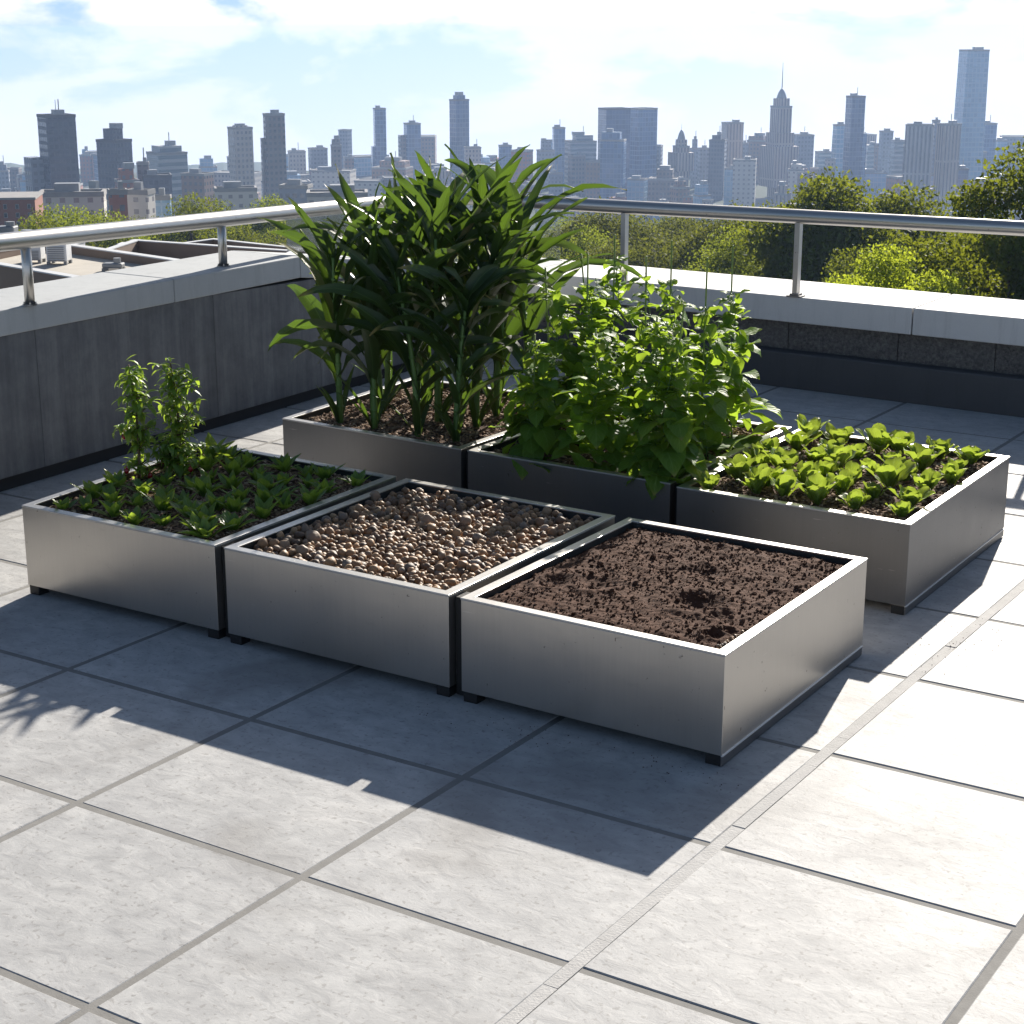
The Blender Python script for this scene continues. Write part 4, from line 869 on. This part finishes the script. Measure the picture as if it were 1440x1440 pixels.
# ------------------------------------------------------------------ haze
mb=MB(); mb.box((CAM[0],CAM[1],-145),(6500,6500,306)); hz=mb.build('haze',None)
N=NT('haze_air'); vol=N.n('ShaderNodeVolumePrincipled'); vol.inputs['Color'].default_value=(.40,.54,.82,1); vol.inputs['Density'].default_value=HAZE_D if 'HAZE_D' in globals() else .000165; vol.inputs['Anisotropy'].default_value=.25
N.link(vol.outputs[0],N.out.inputs['Volume']); hz.data.materials.clear(); hz.data.materials.append(N.m); tag(hz,'thin pale blue haze over the city','haze',kind='stuff')

# ------------------------------------------------------------------ sky and sun
SUN_EL=25.8; sx,sy=-.118,.585
az=math.atan2(sx,sy)       # clockwise-from-+Y negative = towards -x
w=bpy.data.worlds.new('World'); SC.world=w; w.use_nodes=True; t=w.node_tree; t.nodes.clear()
out=t.nodes.new('ShaderNodeOutputWorld'); bg=t.nodes.new('ShaderNodeBackground'); bg.inputs[1].default_value=.056
sky=t.nodes.new('ShaderNodeTexSky'); sky.sky_type='NISHITA'; sky.sun_disc=False; sky.sun_elevation=R(SUN_EL); sky.sun_rotation=az; sky.altitude=100; sky.air_density=1.; sky.dust_density=1.2; sky.ozone_density=1.2
tc=t.nodes.new('ShaderNodeTexCoord'); sp=t.nodes.new('ShaderNodeSeparateXYZ'); t.links.new(tc.outputs['Generated'],sp.inputs[0])
def wmth(op,a,b=None,clamp=False):
    n=t.nodes.new('ShaderNodeMath'); n.operation=op; n.use_clamp=clamp
    for i,v in enumerate((a,b)):
        if v is None: continue
        if isinstance(v,bpy.types.NodeSocket): t.links.new(v,n.inputs[i])
        else: n.inputs[i].default_value=v
    return n.outputs[0]
zr=wmth('MAXIMUM',wmth('ADD',wmth('MULTIPLY',sp.outputs[2],.92),.10),.02)
cb=t.nodes.new('ShaderNodeCombineXYZ'); t.links.new(sp.outputs[0],cb.inputs[0]); t.links.new(sp.outputs[1],cb.inputs[1]); t.links.new(zr,cb.inputs[2]); nm=t.nodes.new('ShaderNodeVectorMath'); nm.operation='NORMALIZE'; t.links.new(cb.outputs[0],nm.inputs[0]); t.links.new(nm.outputs[0],sky.inputs[0])
# clouds: noise over the sky direction, flattened towards the horizon
mp=t.nodes.new('ShaderNodeMapping'); t.links.new(tc.outputs['Generated'],mp.inputs[0]); mp.inputs['Scale'].default_value=(8.,8.,19.); mp.inputs['Location'].default_value=(1.3,.4,2.1)
ns=t.nodes.new('ShaderNodeTexNoise'); ns.inputs['Scale'].default_value=1.; ns.inputs['Detail'].default_value=9; ns.inputs['Roughness'].default_value=.55; ns.inputs['Distortion'].default_value=.25; t.links.new(mp.outputs[0],ns.inputs['Vector'])
cr=t.nodes.new('ShaderNodeValToRGB'); cr.color_ramp.elements[0].position=.46; cr.color_ramp.elements[1].position=.53; t.links.new(ns.outputs[0],cr.inputs[0])
mp2=t.nodes.new('ShaderNodeMapping'); t.links.new(tc.outputs['Generated'],mp2.inputs[0]); mp2.inputs['Scale'].default_value=(9,9,26.); mp2.inputs['Location'].default_value=(.3,.2,.55)
ns2=t.nodes.new('ShaderNodeTexNoise'); ns2.inputs['Scale'].default_value=1.; ns2.inputs['Detail'].default_value=7; t.links.new(mp2.outputs[0],ns2.inputs['Vector'])
cc2=t.nodes.new('ShaderNodeMix'); cc2.data_type='RGBA'; t.links.new(ns2.outputs[0],cc2.inputs[0]); cc2.inputs[6].default_value=(8.2,8.4,9.0,1); cc2.inputs[7].default_value=(12.5,12.4,12.2,1)
mx=t.nodes.new('ShaderNodeMix'); mx.data_type='RGBA'; t.links.new(wmth('MULTIPLY',cr.outputs[0],.95),mx.inputs[0]); lb=t.nodes.new('ShaderNodeMix'); lb.data_type='RGBA'; lb.inputs[0].default_value=.8; t.links.new(sky.outputs[0],lb.inputs[6]); gr=t.nodes.new('ShaderNodeMix'); gr.data_type='RGBA'; t.links.new(wmth('MULTIPLY',wmth('ADD',sp.outputs[2],.075),11.,True),gr.inputs[0]); gr.inputs[6].default_value=(8.4,9.4,10.8,1); gr.inputs[7].default_value=(3.5,5.8,9.4,1); t.links.new(gr.outputs[2],lb.inputs[7]); t.links.new(lb.outputs[2],mx.inputs[6]); t.links.new(cc2.outputs[2],mx.inputs[7])
# clouds only near the horizon, clear blue overhead
hi=wmth('SUBTRACT',1.,wmth('MULTIPLY',wmth('SUBTRACT',sp.outputs[2],.07),7.,True),True)
mx2=t.nodes.new('ShaderNodeMix'); mx2.data_type='RGBA'; t.links.new(hi,mx2.inputs[0]); t.links.new(sky.outputs[0],mx2.inputs[6]); t.links.new(mx.outputs[2],mx2.inputs[7])
t.links.new(mx2.outputs[2],bg.inputs[0]); t.links.new(bg.outputs[0],out.inputs[0])
sd=bpy.data.lights.new('sun','SUN'); sd.energy=5.; sd.angle=R(.55); sd.color=(1,.93,.83); so_=bpy.data.objects.new('sun',sd); COL.objects.link(so_)
dirv=Vector((sx,sy,math.hypot(sx,sy)*math.tan(R(SUN_EL)))); so_.rotation_euler=dirv.to_track_quat('Z','Y').to_euler(); so_.location=(0,0,30)
# ------------------------------------------------------------------ render settings
SC.render.engine='CYCLES'; SC.view_settings.view_transform='Standard'; SC.view_settings.look='None'; SC.view_settings.gamma=1; SC.view_settings.exposure=1.02
SC.cycles.volume_bounces=1; SC.cycles.max_bounces=8; SC.cycles.transparent_max_bounces=12; SC.cycles.transmission_bounces=6; SC.cycles.volume_step_rate=4
SC.render.resolution_x=1024; SC.render.resolution_y=1024
